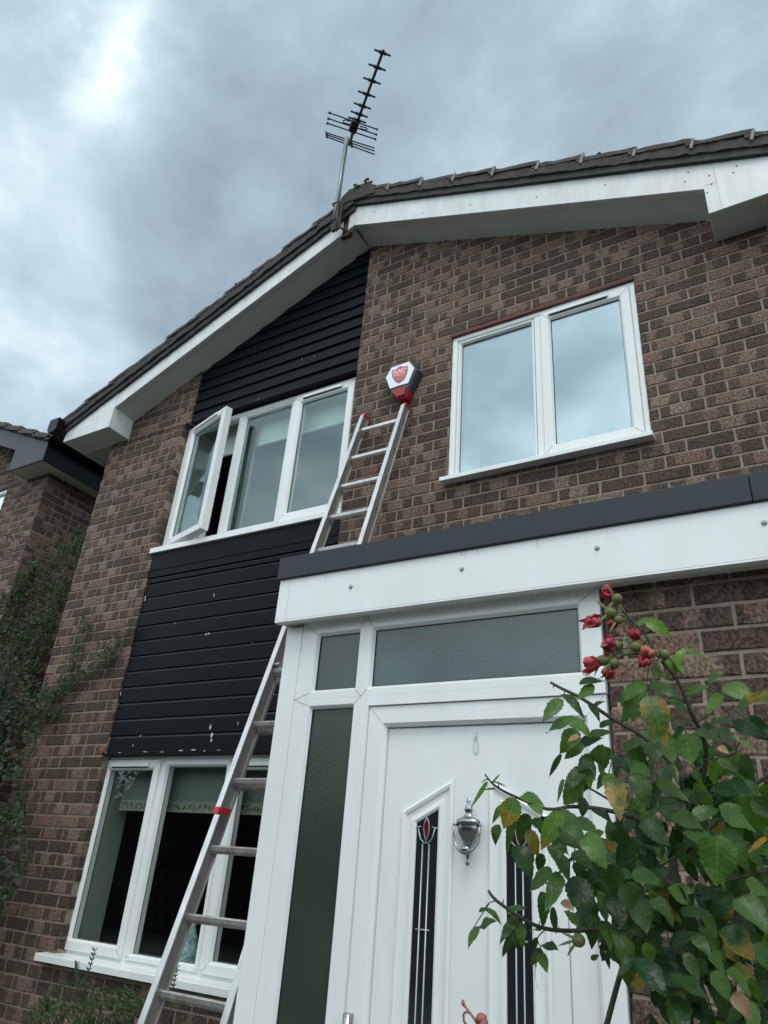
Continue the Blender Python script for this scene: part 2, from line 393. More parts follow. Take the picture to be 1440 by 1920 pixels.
# ------------------------------------------------------------------ mesh builder
ORG = {}
class MB:
    """collects geometry in (X, D, H) and links it as one mesh object"""
    def __init__(s): s.v = []; s.f = []; s.mi = []; s.c = []; s.xf = None; s.m = 0; s.smooth = []
    def add(s, vs, fs, smooth=False, cols=None):
        o = len(s.v)
        if s.xf: vs = [s.xf(Vector(q)) for q in vs]
        s.v += [Vector(q) for q in vs]
        s.c += cols if cols else [(0, 0, 0, 1)]*len(vs)
        for f in fs:
            s.f.append([i+o for i in f]); s.mi.append(s.m); s.smooth.append(smooth)
        return s
    def box(s, x0, x1, y0, y1, z0, z1):
        return s.add([(x0, y0, z0), (x1, y0, z0), (x1, y1, z0), (x0, y1, z0), (x0, y0, z1), (x1, y0, z1), (x1, y1, z1), (x0, y1, z1)],
                     [(0, 1, 5, 4), (1, 2, 6, 5), (2, 3, 7, 6), (3, 0, 4, 7), (4, 5, 6, 7), (3, 2, 1, 0)])
    def prism(s, poly, y0, y1):       # polygon in X,H extruded along D
        n = len(poly)
        return s.add([(x, y0, z) for x, z in poly]+[(x, y1, z) for x, z in poly],
                     [tuple(range(n)), tuple(range(2*n-1, n-1, -1))]+[(i, i+n, (i+1) % n+n, (i+1) % n) for i in range(n)])
    def prismx(s, poly, x0, x1):      # polygon in D,H extruded along X
        n = len(poly)
        return s.add([(x0, y, z) for y, z in poly]+[(x1, y, z) for y, z in poly],
                     [tuple(range(n)), tuple(range(2*n-1, n-1, -1))]+[(i, i+n, (i+1) % n+n, (i+1) % n) for i in range(n)])
    def tube(s, pts, r, n=8, r1=None, caps=True, smooth=True, cols=None):
        pts = [Vector(p) for p in pts]; k = len(pts); vs = []; fs = []
        rs = r if isinstance(r, (list, tuple)) else [r+(((r1 if r1 is not None else r)-r)*i/max(1, k-1)) for i in range(k)]
        ref = None
        for i, p in enumerate(pts):
            d = (pts[min(i+1, k-1)]-pts[max(i-1, 0)]).normalized()
            if ref is None:
                ref = d.orthogonal().normalized()
            ref = (ref-d*ref.dot(d)).normalized(); b = d.cross(ref)
            for j in range(n):
                a = 2*math.pi*j/n
                vs.append(p+(ref*math.cos(a)+b*math.sin(a))*rs[i])
        for i in range(k-1):
            for j in range(n):
                fs.append((i*n+j, i*n+(j+1) % n, (i+1)*n+(j+1) % n, (i+1)*n+j))
        if caps: fs += [tuple(range(n-1, -1, -1)), tuple(range((k-1)*n, k*n))]
        return s.add(vs, fs, smooth)
    def ball(s, c, r, sx=1, sy=1, sz=1, n=10, m=7, jit=0):
        vs = []; fs = []
        for i in range(m+1):
            t = math.pi*i/m
            for j in range(n):
                a = 2*math.pi*j/n; q = 1+random.uniform(-jit, jit)
                vs.append((c[0]+r*sx*q*math.sin(t)*math.cos(a), c[1]+r*sy*q*math.sin(t)*math.sin(a), c[2]+r*sz*q*math.cos(t)))
        for i in range(m):
            for j in range(n): fs.append((i*n+j, (i+1)*n+j, (i+1)*n+(j+1) % n, i*n+(j+1) % n))
        return s.add(vs, fs, True)
    def lathe(s, c, prof, n=20):      # profile (r, h) round a vertical axis
        vs = []; fs = []
        for r, h in prof:
            for j in range(n):
                a = 2*math.pi*j/n; vs.append((c[0]+r*math.cos(a), c[1]+r*math.sin(a), c[2]+h))
        for i in range(len(prof)-1):
            for j in range(n): fs.append((i*n+j, i*n+(j+1) % n, (i+1)*n+(j+1) % n, (i+1)*n+j))
        return s.add(vs, fs, True)
    def ring(s, x0, x1, z0, z1, prof, seam=True):
        """mitred frame: prof = list of (inset, D)"""
        vs = []; fs = []; k = len(prof)
        for i, y in prof:
            vs += [(x0+i, y, z0+i), (x1-i, y, z0+i), (x1-i, y, z1-i), (x0+i, y, z1-i)]
        for i in range(k-1):
            for j in range(4): fs.append((i*4+j, i*4+(j+1) % 4, (i+1)*4+(j+1) % 4, (i+1)*4+j))
        s.add(vs, fs)
        if seam:
            fr = [q for q in prof]; yf = min(y for _, y in prof)
            ins = [i for i, y in prof if abs(y-yf) < 1e-4]
            a, b = min(ins), max(ins); keep = s.m; s.m = 1; w = .0011; yy = yf-.0005
            for sx, cx in ((1, x0), (-1, x1)):
                for sz, cz in ((1, z0), (-1, z1)):
                    p = (cx+sx*a, cz+sz*a); q = (cx+sx*b, cz+sz*b)
                    s.add([(p[0]-w, yy, p[1]+w*sx*sz), (p[0]+w, yy, p[1]-w*sx*sz), (q[0]+w, yy, q[1]-w*sx*sz), (q[0]-w, yy, q[1]+w*sx*sz)],
                          [(0, 1, 2, 3)])
            s.m = keep
        return s
    def parts(s, name, mats, parent, **k):
        """every separate piece becomes a part of its own"""
        par = list(range(len(s.v)))
        def fd(a):
            while par[a] != a: par[a] = par[par[a]]; a = par[a]
            return a
        for f in s.f:
            for q in f[1:]: par[fd(q)] = fd(f[0])
        gr = {}
        for n_, f in enumerate(s.f): gr.setdefault(fd(f[0]), []).append(n_)
        out = []
        for g_ in gr.values():
            m_ = MB(); mp = {}
            for n_ in g_:
                for q in s.f[n_]:
                    if q not in mp: mp[q] = len(m_.v); m_.v.append(s.v[q]); m_.c.append(s.c[q])
                m_.f.append([mp[q] for q in s.f[n_]]); m_.mi.append(s.mi[n_]); m_.smooth.append(s.smooth[n_])
            out.append(m_.build(name, mats, parent, **k))
        return out
    def build(s, name, mats, parent=None, bevel=0, cattr=None, origin=None, segs=2, recalc=True):
        if not isinstance(mats, (list, tuple)): mats = [mats]
        org = ORG[parent.name] if parent else (W(*origin) if origin else Vector((0, 0, 0)))
        me = bpy.data.meshes.new(name)
        me.from_pydata([W(*q)-org for q in s.v], [], s.f)
        for m in mats: me.materials.append(m)
        me.polygons.foreach_set('material_index', [min(i, len(mats)-1) for i in s.mi])
        me.polygons.foreach_set('use_smooth', s.smooth)
        if cattr:
            a = me.color_attributes.new(cattr, 'FLOAT_COLOR', 'POINT')
            a.data.foreach_set('color', [x for c in s.c for x in c])
        if recalc:
            bm = bmesh.new(); bm.from_mesh(me); bmesh.ops.recalc_face_normals(bm, faces=bm.faces); bm.to_mesh(me); bm.free()
        me.validate(); me.update()
        o = bpy.data.objects.new(name, me); COL.objects.link(o)
        if parent: o.parent = parent; ORG[o.name] = org
        else: o.location = org; ORG[o.name] = org
        if bevel:
            b = o.modifiers.new('bevel', 'BEVEL'); b.width = bevel; b.segments = segs; b.limit_method = 'ANGLE'; b.angle_limit = R(40)
            b.harden_normals = False
        return o
def thing(name, label, cat, loc=(0, 0, 0), group=None):
    o = bpy.data.objects.new(name, None); COL.objects.link(o); o.location = W(*loc)
    o.empty_display_size = .1
    ORG[o.name] = W(*loc); o['label'] = label; o['category'] = cat
    if group: o['group'] = group
    return o
def tag(o, label, cat, group=None, kind=None):
    if label: o['label'] = label
    if cat: o['category'] = cat
    if group: o['group'] = group
    if kind: o['kind'] = kind
    return o

# ------------------------------------------------------------------ ground
g = MB(); g.box(-400, 400, -400, 400, -1.9, -1.6)
tag(g.build('ground', GROUND), None, None, kind='structure')
g = MB(); g.box(-40, 40, -40, -7.0, -1.598, -1.594)
tag(g.build('lawn', GRASSM), None, None, kind='structure')

# ------------------------------------------------------------------ brickwork
def cut(rects, op):
    out = []
    for a, b, c, d in rects:
        A, B, C, D_ = op
        if b <= A or a >= B or d <= C or c >= D_: out.append((a, b, c, d)); continue
        if a < A: out.append((a, A, c, d))
        if b > B: out.append((B, b, c, d))
        m0, m1 = max(a, A), min(b, B)
        if c < C: out.append((m0, m1, c, C))
        if d > D_: out.append((m0, m1, D_, d))
    return out
def brickwork(name, parent, u0, u1, z0, z1, fmap, openings=(), top=None, back=.1, seed=1, shift=0, quoin=None):
    """real bricks (stretcher bond, 225 x 75 module) standing 5 mm proud of a mortar bed"""
    rn = random.Random(seed); mb = MB(); mo = 0.0045
    k = math.floor(z0/.075)
    while k*.075 < z1:
        zb = k*.075; u = u0-.3-((u0-.3) % .225)+(k % 2)*.1125+shift+rn.uniform(-.006, .006)
        while u < u1:
            w = .2135
            rects = [(max(u, u0), min(u+w, u1), max(zb+.0053, z0), min(zb+.0697, z1))]
            ca, cb = rn.random(), rn.random()
            for op in openings:
                rects = [q for r in rects for q in cut([r], (op[0], op[1], op[2], op[3]))]
            for a, b, c, d in rects:
                if b-a < .012 or d-c < .010: continue
                if top and c > top((a+b)/2): continue
                n = max(1, int((b-a)/.05)); pts = []
                for i in range(n): pts.append((a+(b-a)*i/n, c, 0, -1))
                pts.append((b, c, 0, 0)); pts.append((b, (c+d)/2, 1, 0))
                for i in range(n): pts.append((b-(b-a)*i/n, d, 0, 1))
                pts.append((a, d, 0, 0)); pts.append((a, (c+d)/2, -1, 0))
                cu, cz = (a+b)/2, (c+d)/2; dn = rn.uniform(-.0015, .0015); tl = rn.uniform(-.004, .004)
                rows = []
                for ins, nn in ((0, -back), (0, -.0035), (.0035, dn)):
                    row = []
                    for pu, pz, _, _ in pts:
                        ju = rn.uniform(-.0018, .0018) if nn > -.05 else 0
                        jz = rn.uniform(-.0019, .0019) if nn > -.05 else 0
                        su = ins*(1 if pu < cu else -1) if abs(pu-cu) > (b-a)*.45 else 0
                        sz = ins*(1 if pz < cz else -1) if abs(pz-cz) > (d-c)*.3 else 0
                        row.append((pu+su+ju, nn+(tl*(pz-cz)*4 if ins else 0), pz+sz+jz))
                    rows.append(row)
                m_ = len(pts); vs = [fmap(*q) for r in rows for q in r]
                cols = [(ca, cb, (q[0]-u)/w, 1) for r in rows for q in r]
                fs = [(i*m_+j, i*m_+(j+1) % m_, (i+1)*m_+(j+1) % m_, (i+1)*m_+j) for i in range(2) for j in range(m_)]
                fs.append(tuple(range(2*m_, 3*m_)))
                mb.m = 0; mb.add(vs, fs, False, cols)
            u += .225
        k += 1
    # mortar bed, cut round the openings
    cells = [(u0+.004, u1-.004, z0+.002, z1)]
    for op in openings: cells = cut(cells, (op[0]-.004, op[1]+.004, op[2]-.004, op[3]+.004))
    mb.m = 1
    for a, b, c, d in cells:
        if top:
            nn = max(1, int((b-a)/.1)); step = (b-a)/nn
            seg = [(a+i*step, a+(i+1)*step) for i in range(nn)]
        else: seg = [(a, b)]
        for p, q in seg:
            dd = min(d, top((p+q)/2)+.03) if top else d
            if dd <= c: continue
            vs = [fmap(u_, n_, z_) for n_ in (-mo, -back+.003) for u_, z_ in ((p, c), (q, c), (q, dd), (p, dd))]
            mb.add(vs, [(0, 1, 2, 3), (7, 6, 5, 4), (0, 4, 5, 1), (1, 5, 6, 2), (2, 6, 7, 3), (3, 7, 4, 0)])
    return mb.build(name, [BRICK, MORTAR], parent, cattr='bk')
def front(D): return lambda u, n, z: (u, D-n, z)

# ------------------------------------------------------------------ the house
APX, APZ = -2.47, 4.52                       # ridge line at the bargeboard's lower edge
def zrake(x): return APZ-(.43*(APX-x) if x < APX else .405*(x-APX))
FD = 3.12                                    # face of the bargeboards
house = thing('brick_house', 'brown brick gabled house with black cladding, white windows and a white front door', 'house', (-2.4, 3.34, -1.6))
topf = lambda x: zrake(x)+.03
# right-hand wall with its window
WR = (-1.692, -.506, 2.150, 3.262)
brickwork('brick_wall', house, -2.452, 1.1, .90, 4.6, front(DW), [WR], topf, seed=3)
# left pier, set back round the windows
brickwork('brick_pier', house, -5.072, -4.172, -1.6, 3.255, front(DW), [(-4.19, -4.0, -.585, -.535)], None, seed=5, back=.105)
brickwork('brick_pier', house, -5.072, -4.100, 3.262, 4.1, front(DW), [], topf, seed=8, back=.105)
brickwork('brick_wall', house, -4.172, -1.95, -1.6, -.59, front(DW), [], None, seed=6)
# wall beside the front door, under the flat porch roof
brickwork('brick_wall', house, -.563, 1.3, -1.6, .96, front(2.29), [], None, seed=11, shift=.06)
cr_ = MB()
for pts in ([(1186, 1083), (1188, 1100), (1191, 1118)], [(1124, 1124), (1150, 1121), (1176, 1119), (1191, 1118)], [(1124, 1100), (1127, 1130)]):
    cr_.tube([at(x, y, 2.2885) for x, y in pts], .0022, 5)
cr_.build('crack', SEAL, house)
# blank side wall to the left and the body of the house behind
b = MB(); b.box(-5.06, 1.08, 8.9, 9.0, -1.6, 3.3); b.box(1.0, 1.08, 3.46, 8.9, -1.6, 3.3); b.build('rear_wall', MORTAR, house)
brickwork('side_wall', house, 3.345, 5.6, -1.6, 3.28, lambda u, n, z: (-5.068-n, u, z), [], None, seed=21)
b = MB(); b.box(-5.06, -4.97, 5.6, 8.9, -1.6, 3.3); b.build('side_wall', MORTAR, house)

# black boards
def boards(name, x0f, x1, z0, z1, pitch, D, lap):
    mb = MB(); z = z0; rn = random.Random(int(z0*100))
    while z < z1-.01:
        zt = min(z+pitch, z1); x0 = x0f(zt)
        if x0 > x1-.02: break
        h = zt-z; j = rn.uniform(-.0012, .0012)
        if lap:     # flat boards with a coved top
            pr = [(D+.03, z), (D+.0+j, z), (D+j, z+.004), (D+j, z+h-.021), (D+.003, z+h-.018), (D+.009, z+h-.010), (D+.016, z+h-.0005), (D+.03, z+h-.0005)]
        else:       # feather-edge
            pr = [(D+.03, z), (D-.006+j, z), (D-.0075+j, z+.003), (D+.008, z+h-.004), (D+.012, z+h-.0005), (D+.03, z+h-.0005)]
        mb.prismx(pr, x0, x1)
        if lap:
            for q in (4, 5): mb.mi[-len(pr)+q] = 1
        z += pitch
    return mb
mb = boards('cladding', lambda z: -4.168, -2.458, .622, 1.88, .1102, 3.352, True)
mb.prismx([(3.385, 1.88), (3.349, 1.88), (3.349, 1.93), (3.345, 1.935), (3.345, 2.072), (3.385, 2.072)], -4.168, -2.458)
rn = random.Random(4)
cl = mb.build('cladding', [PAINT, mat('cove_sheen_paint', (.020, .026, .032), .5, noise=(6, (.045, .052, .058), 1.5, (1, 1, 4)))], house)  # paler coves: the sky highlight under each groove put into the colour
def xs_for(z):
    return max(-4.096, APX-(APZ+.05-z)/.43) if z < APZ else 0
mb = boards('cladding', xs_for, -2.456, 3.262, 4.5, .1076, 3.354, False)
clu = mb.build('cladding', PAINT, house)
nl = MB(); rr = random.Random(17)
for i in range(11):
    for x in (-4.12, -3.62, -3.05, -2.52):
        x += rr.uniform(-.02, .02); z = .622+i*.1102+.03+rr.uniform(-.004, .004)
        nl.tube([(x, 3.3508, z), (x, 3.353, z)], .0032, 6)
nl.build('nails', mat('painted_nail', (.02, .023, .026), .7), cl)['kind'] = 'stuff'
# chips and scuffs of bare wood and filler on the boards
ch = MB()
def chip(x, y, w, h, D, tilt=0):
    c = at(x, y, D); n = 9; vs = []
    for i in range(n):
        a = 2*math.pi*i/n; q = random.uniform(.65, 1.1)
        dx, dz = w/2*q*math.cos(a), h/2*q*math.sin(a)
        vs.append((c.x+dx*math.cos(tilt)-dz*math.sin(tilt), D, c.z+dx*math.sin(tilt)+dz*math.cos(tilt)))
    ch.add(vs+[(v[0], D+.003, v[2]) for v in vs], [tuple(range(n))]+[(i, (i+1) % n, (i+1) % n+n, i+n) for i in range(n)])
for q in [(401, 1116, .006, .035, 3.349, .1), (391, 1188, .022, .014, 3.349, .3), (386, 1190, .008, .022, 3.349, .2),
          (394, 1364, .016, .040, 3.349, 0), (397, 1378, .022, .032, 3.349, 0), (396, 1388, .014, .022, 3.349, .2),
          (272, 1122, .008, .05, 3.345, .1), (226, 1301, .006, .03, 3.345, 0), (263, 1380, .010, .012, 3.349, 0), (249, 1398, .006, .018, 3.349, .3),
          (446, 1356, .005, .018, 3.349, 0), (484, 749, .005, .028, 3.347, -.5), (589, 668, .010, .008, 3.347, 0), (566, 673, .007, .012, 3.347, -.6),
          (472, 1206, .004, .012, 3.349, .2), (328, 1168, .004, .014, 3.349, .3)]:
    chip(*q)
ch.parts('bare_patch', CHIP, house)
# head flashing over the lower window: a battered black drip mould, peeling
mb = MB(); mb.box(-4.19, -2.458, 3.325, 3.41, .603, .621); mb.build('head_trim', PAINT, house, bevel=.003)
fl = MB()
x = -4.17
while x < -2.9:
    w = random.uniform(.004, .035)
    if random.random() < .42:
        z = random.uniform(.609, .621)
        fl.box(x, x+w, 3.3235, 3.33, z, z+random.uniform(.002, .006))
    x += w+random.uniform(.002, .05)
fl.parts('peeling_flake', mat('flaking_white', (.5, .52, .52), .8), house)

# ---- window builder
def sill(parent, x0, x1, zt, D0, D1, th=.03):
    mb = MB(); mb.prismx([(D0, zt-th), (D0, zt-.006), (D0+.004, zt-.002), (D1, zt+.004), (D1, zt-th+.004), (D0+.02, zt-th+.002), (D0+.02, zt-th)], x0, x1)
    return mb.build('sill', UPVC, parent, bevel=.0015)
def pane(parent, x0, x1, z0, z1, D, m):
    mb = MB(); mb.box(x0, x1, D, D+.004, z0, z1); p_ = mb.build('pane', m, parent)
    mb = MB(); mb.ring(x0-.001, x1+.001, z0-.001, z1+.001, [(0, D-.003), (.004, D-.004), (.004, D-.0005)], seam=False)
    mb.build('gasket', SEAL, parent); return p_
def frameprof(D, w, t=.045):   # outer back, outer front, inner front, splay, inner back
    return [(0, D+t), (0, D+.002), (.002, D), (w-.016, D), (w-.012, D+.003), (w, D+.018), (w, D+t)]
def sashprof(D, w, t=.06):
    return [(0, D+t), (0, D+.003), (.003, D), (w-.014, D), (w-.010, D+.003), (w, D+.016), (w, D+t)]
def vent(parent, x0, x1, z, D):
    mb = MB(); mb.box(x0, x1, D-.014, D, z-.012, z+.012); mb.m = 1; mb.box(x0+.01, x1-.01, D-.009, D-.001, z-.019, z-.0125)
    mb.build('trickle_vent', [UPVC, SEAL], parent, bevel=.002)

# right-hand bedroom window: two lights, frame almost flush with the brick
w1 = MB(); D = 3.352
w1.ring(WR[0], WR[1], 2.155, 3.262, [(0, D+.07), (0, D+.002), (.003, D), (.028, D), (.034, D+.006), (.040, D+.02), (.04, D+.07)])
w1.box(-1.125, -1.085, D+.001, D+.06, 2.19, 3.225)
win_r = w1.build('window', [UPVC, SEAM], house, bevel=.0015)
mb = MB(); mb.ring(-1.650, -1.130, 2.192, 3.222, [(0, D+.05), (0, D+.008), (.003, D+.005), (.012, D+.005), (.020, D+.02), (.02, D+.05)])
mb.build('glazing_bead', [UPVC, SEAM], win_r)
pane(win_r, -1.632, -1.148, 2.21, 3.204, D+.03, GL_R)
mb = MB(); mb.ring(-1.083, -.540, 2.187, 3.228, sashprof(D-.012, .062)); mb.build('sash', [UPVC, SEAM], win_r, bevel=.001)
pane(win_r, -1.021, -.602, 2.249, 3.166, D+.012, GL_R)
vent(win_r, -1.03, -.66, 3.205, D-.012)
sill(win_r, -1.712, -.492, 2.155, 3.275, 3.42, .03)
mb = MB(); mb.box(-1.70, -.50, 3.333, 3.37, 3.264, 3.292); mb.build('lintel', LINTEL, house, bevel=.002)
mb = MB(); mb.box(-1.645, -1.60, 3.47, 3.62, 2.16, 3.26); mb.box(-.60, -.52, 3.47, 3.62, 2.16, 3.26); mb.box(-1.7, -.5, 3.45, 3.62, 2.10, 2.155)
mb.parts('window_reveal', PLAST, win_r)
mb = MB(); mb.box(-1.9, -.3, 5.6, 5.7, 1.3, 3.6); mb.box(-1.9, -.3, 3.5, 5.7, 3.55, 3.6); mb.box(-1.95, -1.9, 3.5, 5.7, 1.3, 3.6); mb.box(-.3, -.25, 3.5, 5.7, 1.3, 3.6)
mb.box(-1.9, -.3, 3.5, 5.7, 1.28, 1.3)
mb.build('room', mat('pale_room', (.34, .42, .42), .9), house)

# upper left window: open casement, fixed light, closed casement
D = 3.405; X0, X1 = -4.165, -2.462
w2 = MB(); w2.ring(X0, X1, 2.125, 3.252, frameprof(D, .045, .06))
w2.box(-3.602, -3.548, D+.001, D+.06, 2.165, 3.21); w2.box(-3.062, -3.020, D+.001, D+.06, 2.165, 3.21)
win_l = w2.build('window', [UPVC, SEAM], house, bevel=.0015)
mb = MB(); mb.ring(-3.548, -3.062, 2.168, 3.208, [(0, D+.05), (0, D+.006), (.004, D+.003), (.010, D+.003), (.018, D+.018), (.018, D+.05)])
mb.build('glazing_bead', [UPVC, SEAM], win_l)
pane(win_l, -3.532, -3.078, 2.184, 3.192, D+.03, GL_L)
mb = MB(); mb.ring(-3.035, -2.495, 2.155, 3.222, sashprof(D-.014, .066)); mb.build('sash', [UPVC, SEAM], win_l, bevel=.001)
pane(win_l, -2.969, -2.561, 2.221, 3.156, D+.012, GL_L)
vent(win_l, -2.96, -2.60, 3.197, D-.014)
ang = R(-15.5); px_, py_ = -4.128, D-.012
def swing(v): 
    dx, dy = v.x-px_, v.y-py_
    return Vector((px_+dx*math.cos(ang)-dy*math.sin(ang), py_+dx*math.sin(ang)+dy*math.cos(ang), v.z))
mb = MB(); mb.xf = swing; mb.ring(-4.128, -3.590, 2.150, 3.226, sashprof(D-.014, .064)); 
sash = mb.build('open_sash', [UPVC, SEAM], win_l, bevel=.001); sash['label'] = 'open white casement swung outward'
mb = MB(); mb.xf = swing; mb.box(-4.064, -3.654, D+.012, D+.016, 2.214, 3.162); mb.build('pane', GL_L, win_l)
mb = MB(); mb.xf = swing; mb.ring(-4.065, -3.653, 2.213, 3.163, [(0, D+.009), (.004, D+.008), (.004, D+.0115)], seam=False); mb.build('gasket', SEAL, win_l)
mb = MB(); mb.xf = swing; mb.box(-4.06, -3.70, D-.028, D-.014, 3.188, 3.21); mb.build('trickle_vent', UPVC, win_l, bevel=.002)
mb = MB(); mb.xf = swing; mb.box(-3.605, -3.592, D+.02, D+.032, 2.55, 2.72); mb.box(-3.64, -3.60, D+.046, D+.06, 2.60, 2.62); mb.build('latch', GALV, win_l, bevel=.002)
sill(win_l, -4.195, -2.445, 2.122, 3.325, 3.42, .045)
mb = MB(); mb.box(-4.16, -4.12, 3.47, 3.64, 2.13, 3.25); mb.parts('window_reveal', PLAST, win_l)
mb = MB(); mb.box(-4.9, -2.2, 6.2, 6.3, 1.3, 3.6); mb.box(-4.9, -2.2, 3.5, 6.2, 3.55, 3.6); mb.box(-4.95, -4.9, 3.5, 6.2, 1.3, 3.6); mb.box(-4.9, -2.2, 3.5, 6.2, 1.28, 1.3); mb.box(-2.2, -2.15, 3.5, 6.2, 1.3, 3.6)
mb.build('room', mat('grey_room', (.085, .11, .125), .9), house)

# lower left window
D = 3.405; X0, X1 = -4.245, -2.05
w3 = MB(); w3.ring(X0, X1, -.535, .602, frameprof(D, .045, .06))
w3.box(-3.690, -3.648, D+.001, D+.06, -.50, .565); w3.box(-3.100, -3.060, D+.001, D+.06, -.50, .565)
win_b = w3.build('window', [UPVC, SEAM], house, bevel=.0015)
mb = MB(); mb.ring(-4.218, -3.686, -.512, .580, sashprof(D-.014, .062)); mb.build('sash', [UPVC, SEAM], win_b, bevel=.001)
pane(win_b, -4.156, -3.748, -.45, .518, D+.012, GL_D)
vent(win_b, -4.13, -3.78, .548, D-.014)
mb = MB(); mb.ring(-3.652, -3.098, -.510, .572, [(0, D+.05), (0, D-.008), (.003, D-.010), (.022, D-.010), (.034, D+.012), (.034, D+.05)]); mb.build('glazing_bead', [UPVC, SEAM], win_b)
pane(win_b, -3.618, -3.132, -.476, .538, D+.014, GL_D)
mb = MB(); mb.ring(-3.075, -2.55, -.512, .580, sashprof(D-.014, .062)); mb.build('sash', [UPVC, SEAM], win_b, bevel=.001)
pane(win_b, -3.013, -2.612, -.45, .518, D+.012, GL_D)
vent(win_b, -3.0, -2.64, .548, D-.014)
sill(win_b, -4.275, -2.05, -.532, 3.27, 3.42, .04)
mb = MB(); mb.box(-4.215, -4.165, 3.47, 3.63, -.54, .60); mb.box(-4.25, -2.0, 3.46, 3.7, -.59, -.545); mb.parts('window_reveal', mat('green_plaster', (.20, .25, .22), .85), win_b)
mb = MB(); mb.box(-4.9, -1.95, 6.2, 6.3, -1.6, .9); mb.box(-4.9, -1.95, 3.5, 6.2, .85, .9); mb.box(-4.95, -4.9, 3.5, 6.2, -1.6, .9); mb.box(-4.9, -1.95, 3.5, 6.2, -1.6, -1.56)
mb.build('room', INTER, house)

# blinds, curtains and the vase behind the panes
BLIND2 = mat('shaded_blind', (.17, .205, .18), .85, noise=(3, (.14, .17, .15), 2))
def blind(x0, x1, z0, z1, D, label, hem=None):
    t = thing('roller_blind', label, 'blind', ((x0+x1)/2, D, z0), 'roller blinds behind the windows')
    mb = MB(); mb.box(x0, x1, D, D+.003, z0+(hem or .02), z1); mb.build('fabric', BLIND2 if hem else BLIND, t)
    mb = MB()
    if hem:
        mb.box(x0, x1, D-.002, D+.004, z0, z0+hem); hp = mb.build('patterned_hem', VAL, t)
        lf = MB(); x = x0+.03
        rn = random.Random(9)
        while x < x1-.02:      # printed leaf sprigs
            zc = z0+hem*.5; s_ = rn.choice((-1, 1))
            lf.tube([(x-.02, D-.003, zc-s_*.015), (x, D-.003, zc), (x+.02, D-.003, zc+s_*.016)], .0012, 4)
            for q in range(3):
                a = rn.uniform(0, 6.28); cx, cz = x+rn.uniform(-.014, .014), zc+rn.uniform(-.014, .014)
                n = 8; vs = []
                for i in range(n):
                    b_ = 2*math.pi*i/n; ux, uz = .013*math.cos(b_), .0055*math.sin(b_)
                    vs.append((cx+ux*math.cos(a)-uz*math.sin(a), D-.0035, cz+ux*math.sin(a)+uz*math.cos(a)))
                lf.add(vs, [tuple(range(n))])
            x += .043
        lf.build('leaf_print', mat('leaf_print', (.16, .15, .12), .9), hp)
    else:
        mb.tube([(x0, D, z0+.01), (x1, D, z0+.01)], .011, 8); mb.build('bottom_bar', BLIND, t)
blind(-4.12, -2.05, .282, .66, 3.52, 'pale roller blind with a leaf patterned hem behind the ground floor window', .065)
blind(-3.95, -2.40, 2.975, 3.30, 3.54, 'plain cream roller blind behind the upstairs window with the open casement')
def pleats(name, x0, x1, z0, z1, D, m, lab, amp=.018, freq=95, torn=False):
    mb = MB(); n = 60; vs = []; k = 6
    for i in range(n+1):
        x = x0+(x1-x0)*i/n
        zt = z1-(abs(math.sin(i*.35))*.13+i/n*.16 if torn else 0)
        for j in range(k+1):
            f = j/k; vs.append((x+.01*math.sin(j), D+amp*math.sin(x*freq+.4*math.sin(j*1.3)), z0+(zt-z0)*f))
    fs = [(i*(k+1)+j, (i+1)*(k+1)+j, (i+1)*(k+1)+j+1, i*(k+1)+j+1) for i in range(n) for j in range(k)]
    mb.add(vs, fs, True); o = mb.build(name, m, None, origin=((x0+x1)/2, D, z0), recalc=False)
    return tag(o, lab, 'curtain')
pleats('curtain', -3.62, -3.47, 2.14, 3.2, 3.51, CURT, 'gathered grey curtain behind the middle pane of the upstairs window')
pleats('curtain', -4.40, -3.98, 2.13, 2.74, 3.66, NET, 'crumpled white cloth curtain behind the open casement', .012, 70, True)
v = MB(); c = at(345, 1806, 3.50); 
v.lathe((c.x-.02, 3.53, -.545), [(0, 0), (.06, 0), (.075, .05), (.07, .12), (.045, .18), (.028, .23), (.03, .26), (.026, .262)], 24)
tag(v.build('vase', CERAM, None, origin=(c.x-.02, 3.53, -.545)), 'pale blue patterned vase on the window sill behind the ladder', 'vase')
v = MB(); c = at(999, 858, 3.5); v.box(c.x-.045, c.x+.03, 3.48, 3.53, 2.156, 2.27); v.box(c.x-.047, c.x+.032, 3.478, 3.532, 2.271, 2.285)
tag(v.build('box', WHITEP, None, bevel=.003, origin=(c.x, 3.5, 2.156)), 'small white box on the inside sill of the right upstairs window', 'box')

# ---- roof, bargeboards, soffits
def rakepoly(x0, x1, h0, h1):
    return [(x0, zrake(x0)+h0), (x1, zrake(x1)+h0), (x1, zrake(x1)+h1), (x0, zrake(x0)+h1)]
LB, RB = -4.850, -.048                       # inner ends of the eaves boxes
# bargeboards
mb = MB(); mb.prism(rakepoly(LB, -2.585, 0, .155), FD, FD+.012); mb.build('bargeboard', UPVC_OLD, house, bevel=.003)
mb = MB(); mb.prism([(APX-.055, APZ-.028), (APX, APZ-.004), (RB, zrake(RB)), (RB, zrake(RB)+.205), (APX, APZ+.200), (APX-.055, APZ+.17)], FD-.004, FD+.010)
mb.m = 1; mb.box(APX+.012, APX+.0145, FD-.0046, FD-.003, APZ-.006, APZ+.19)
rb = mb.build('bargeboard', [UPVC_OLD, SEAM], house, bevel=.003)
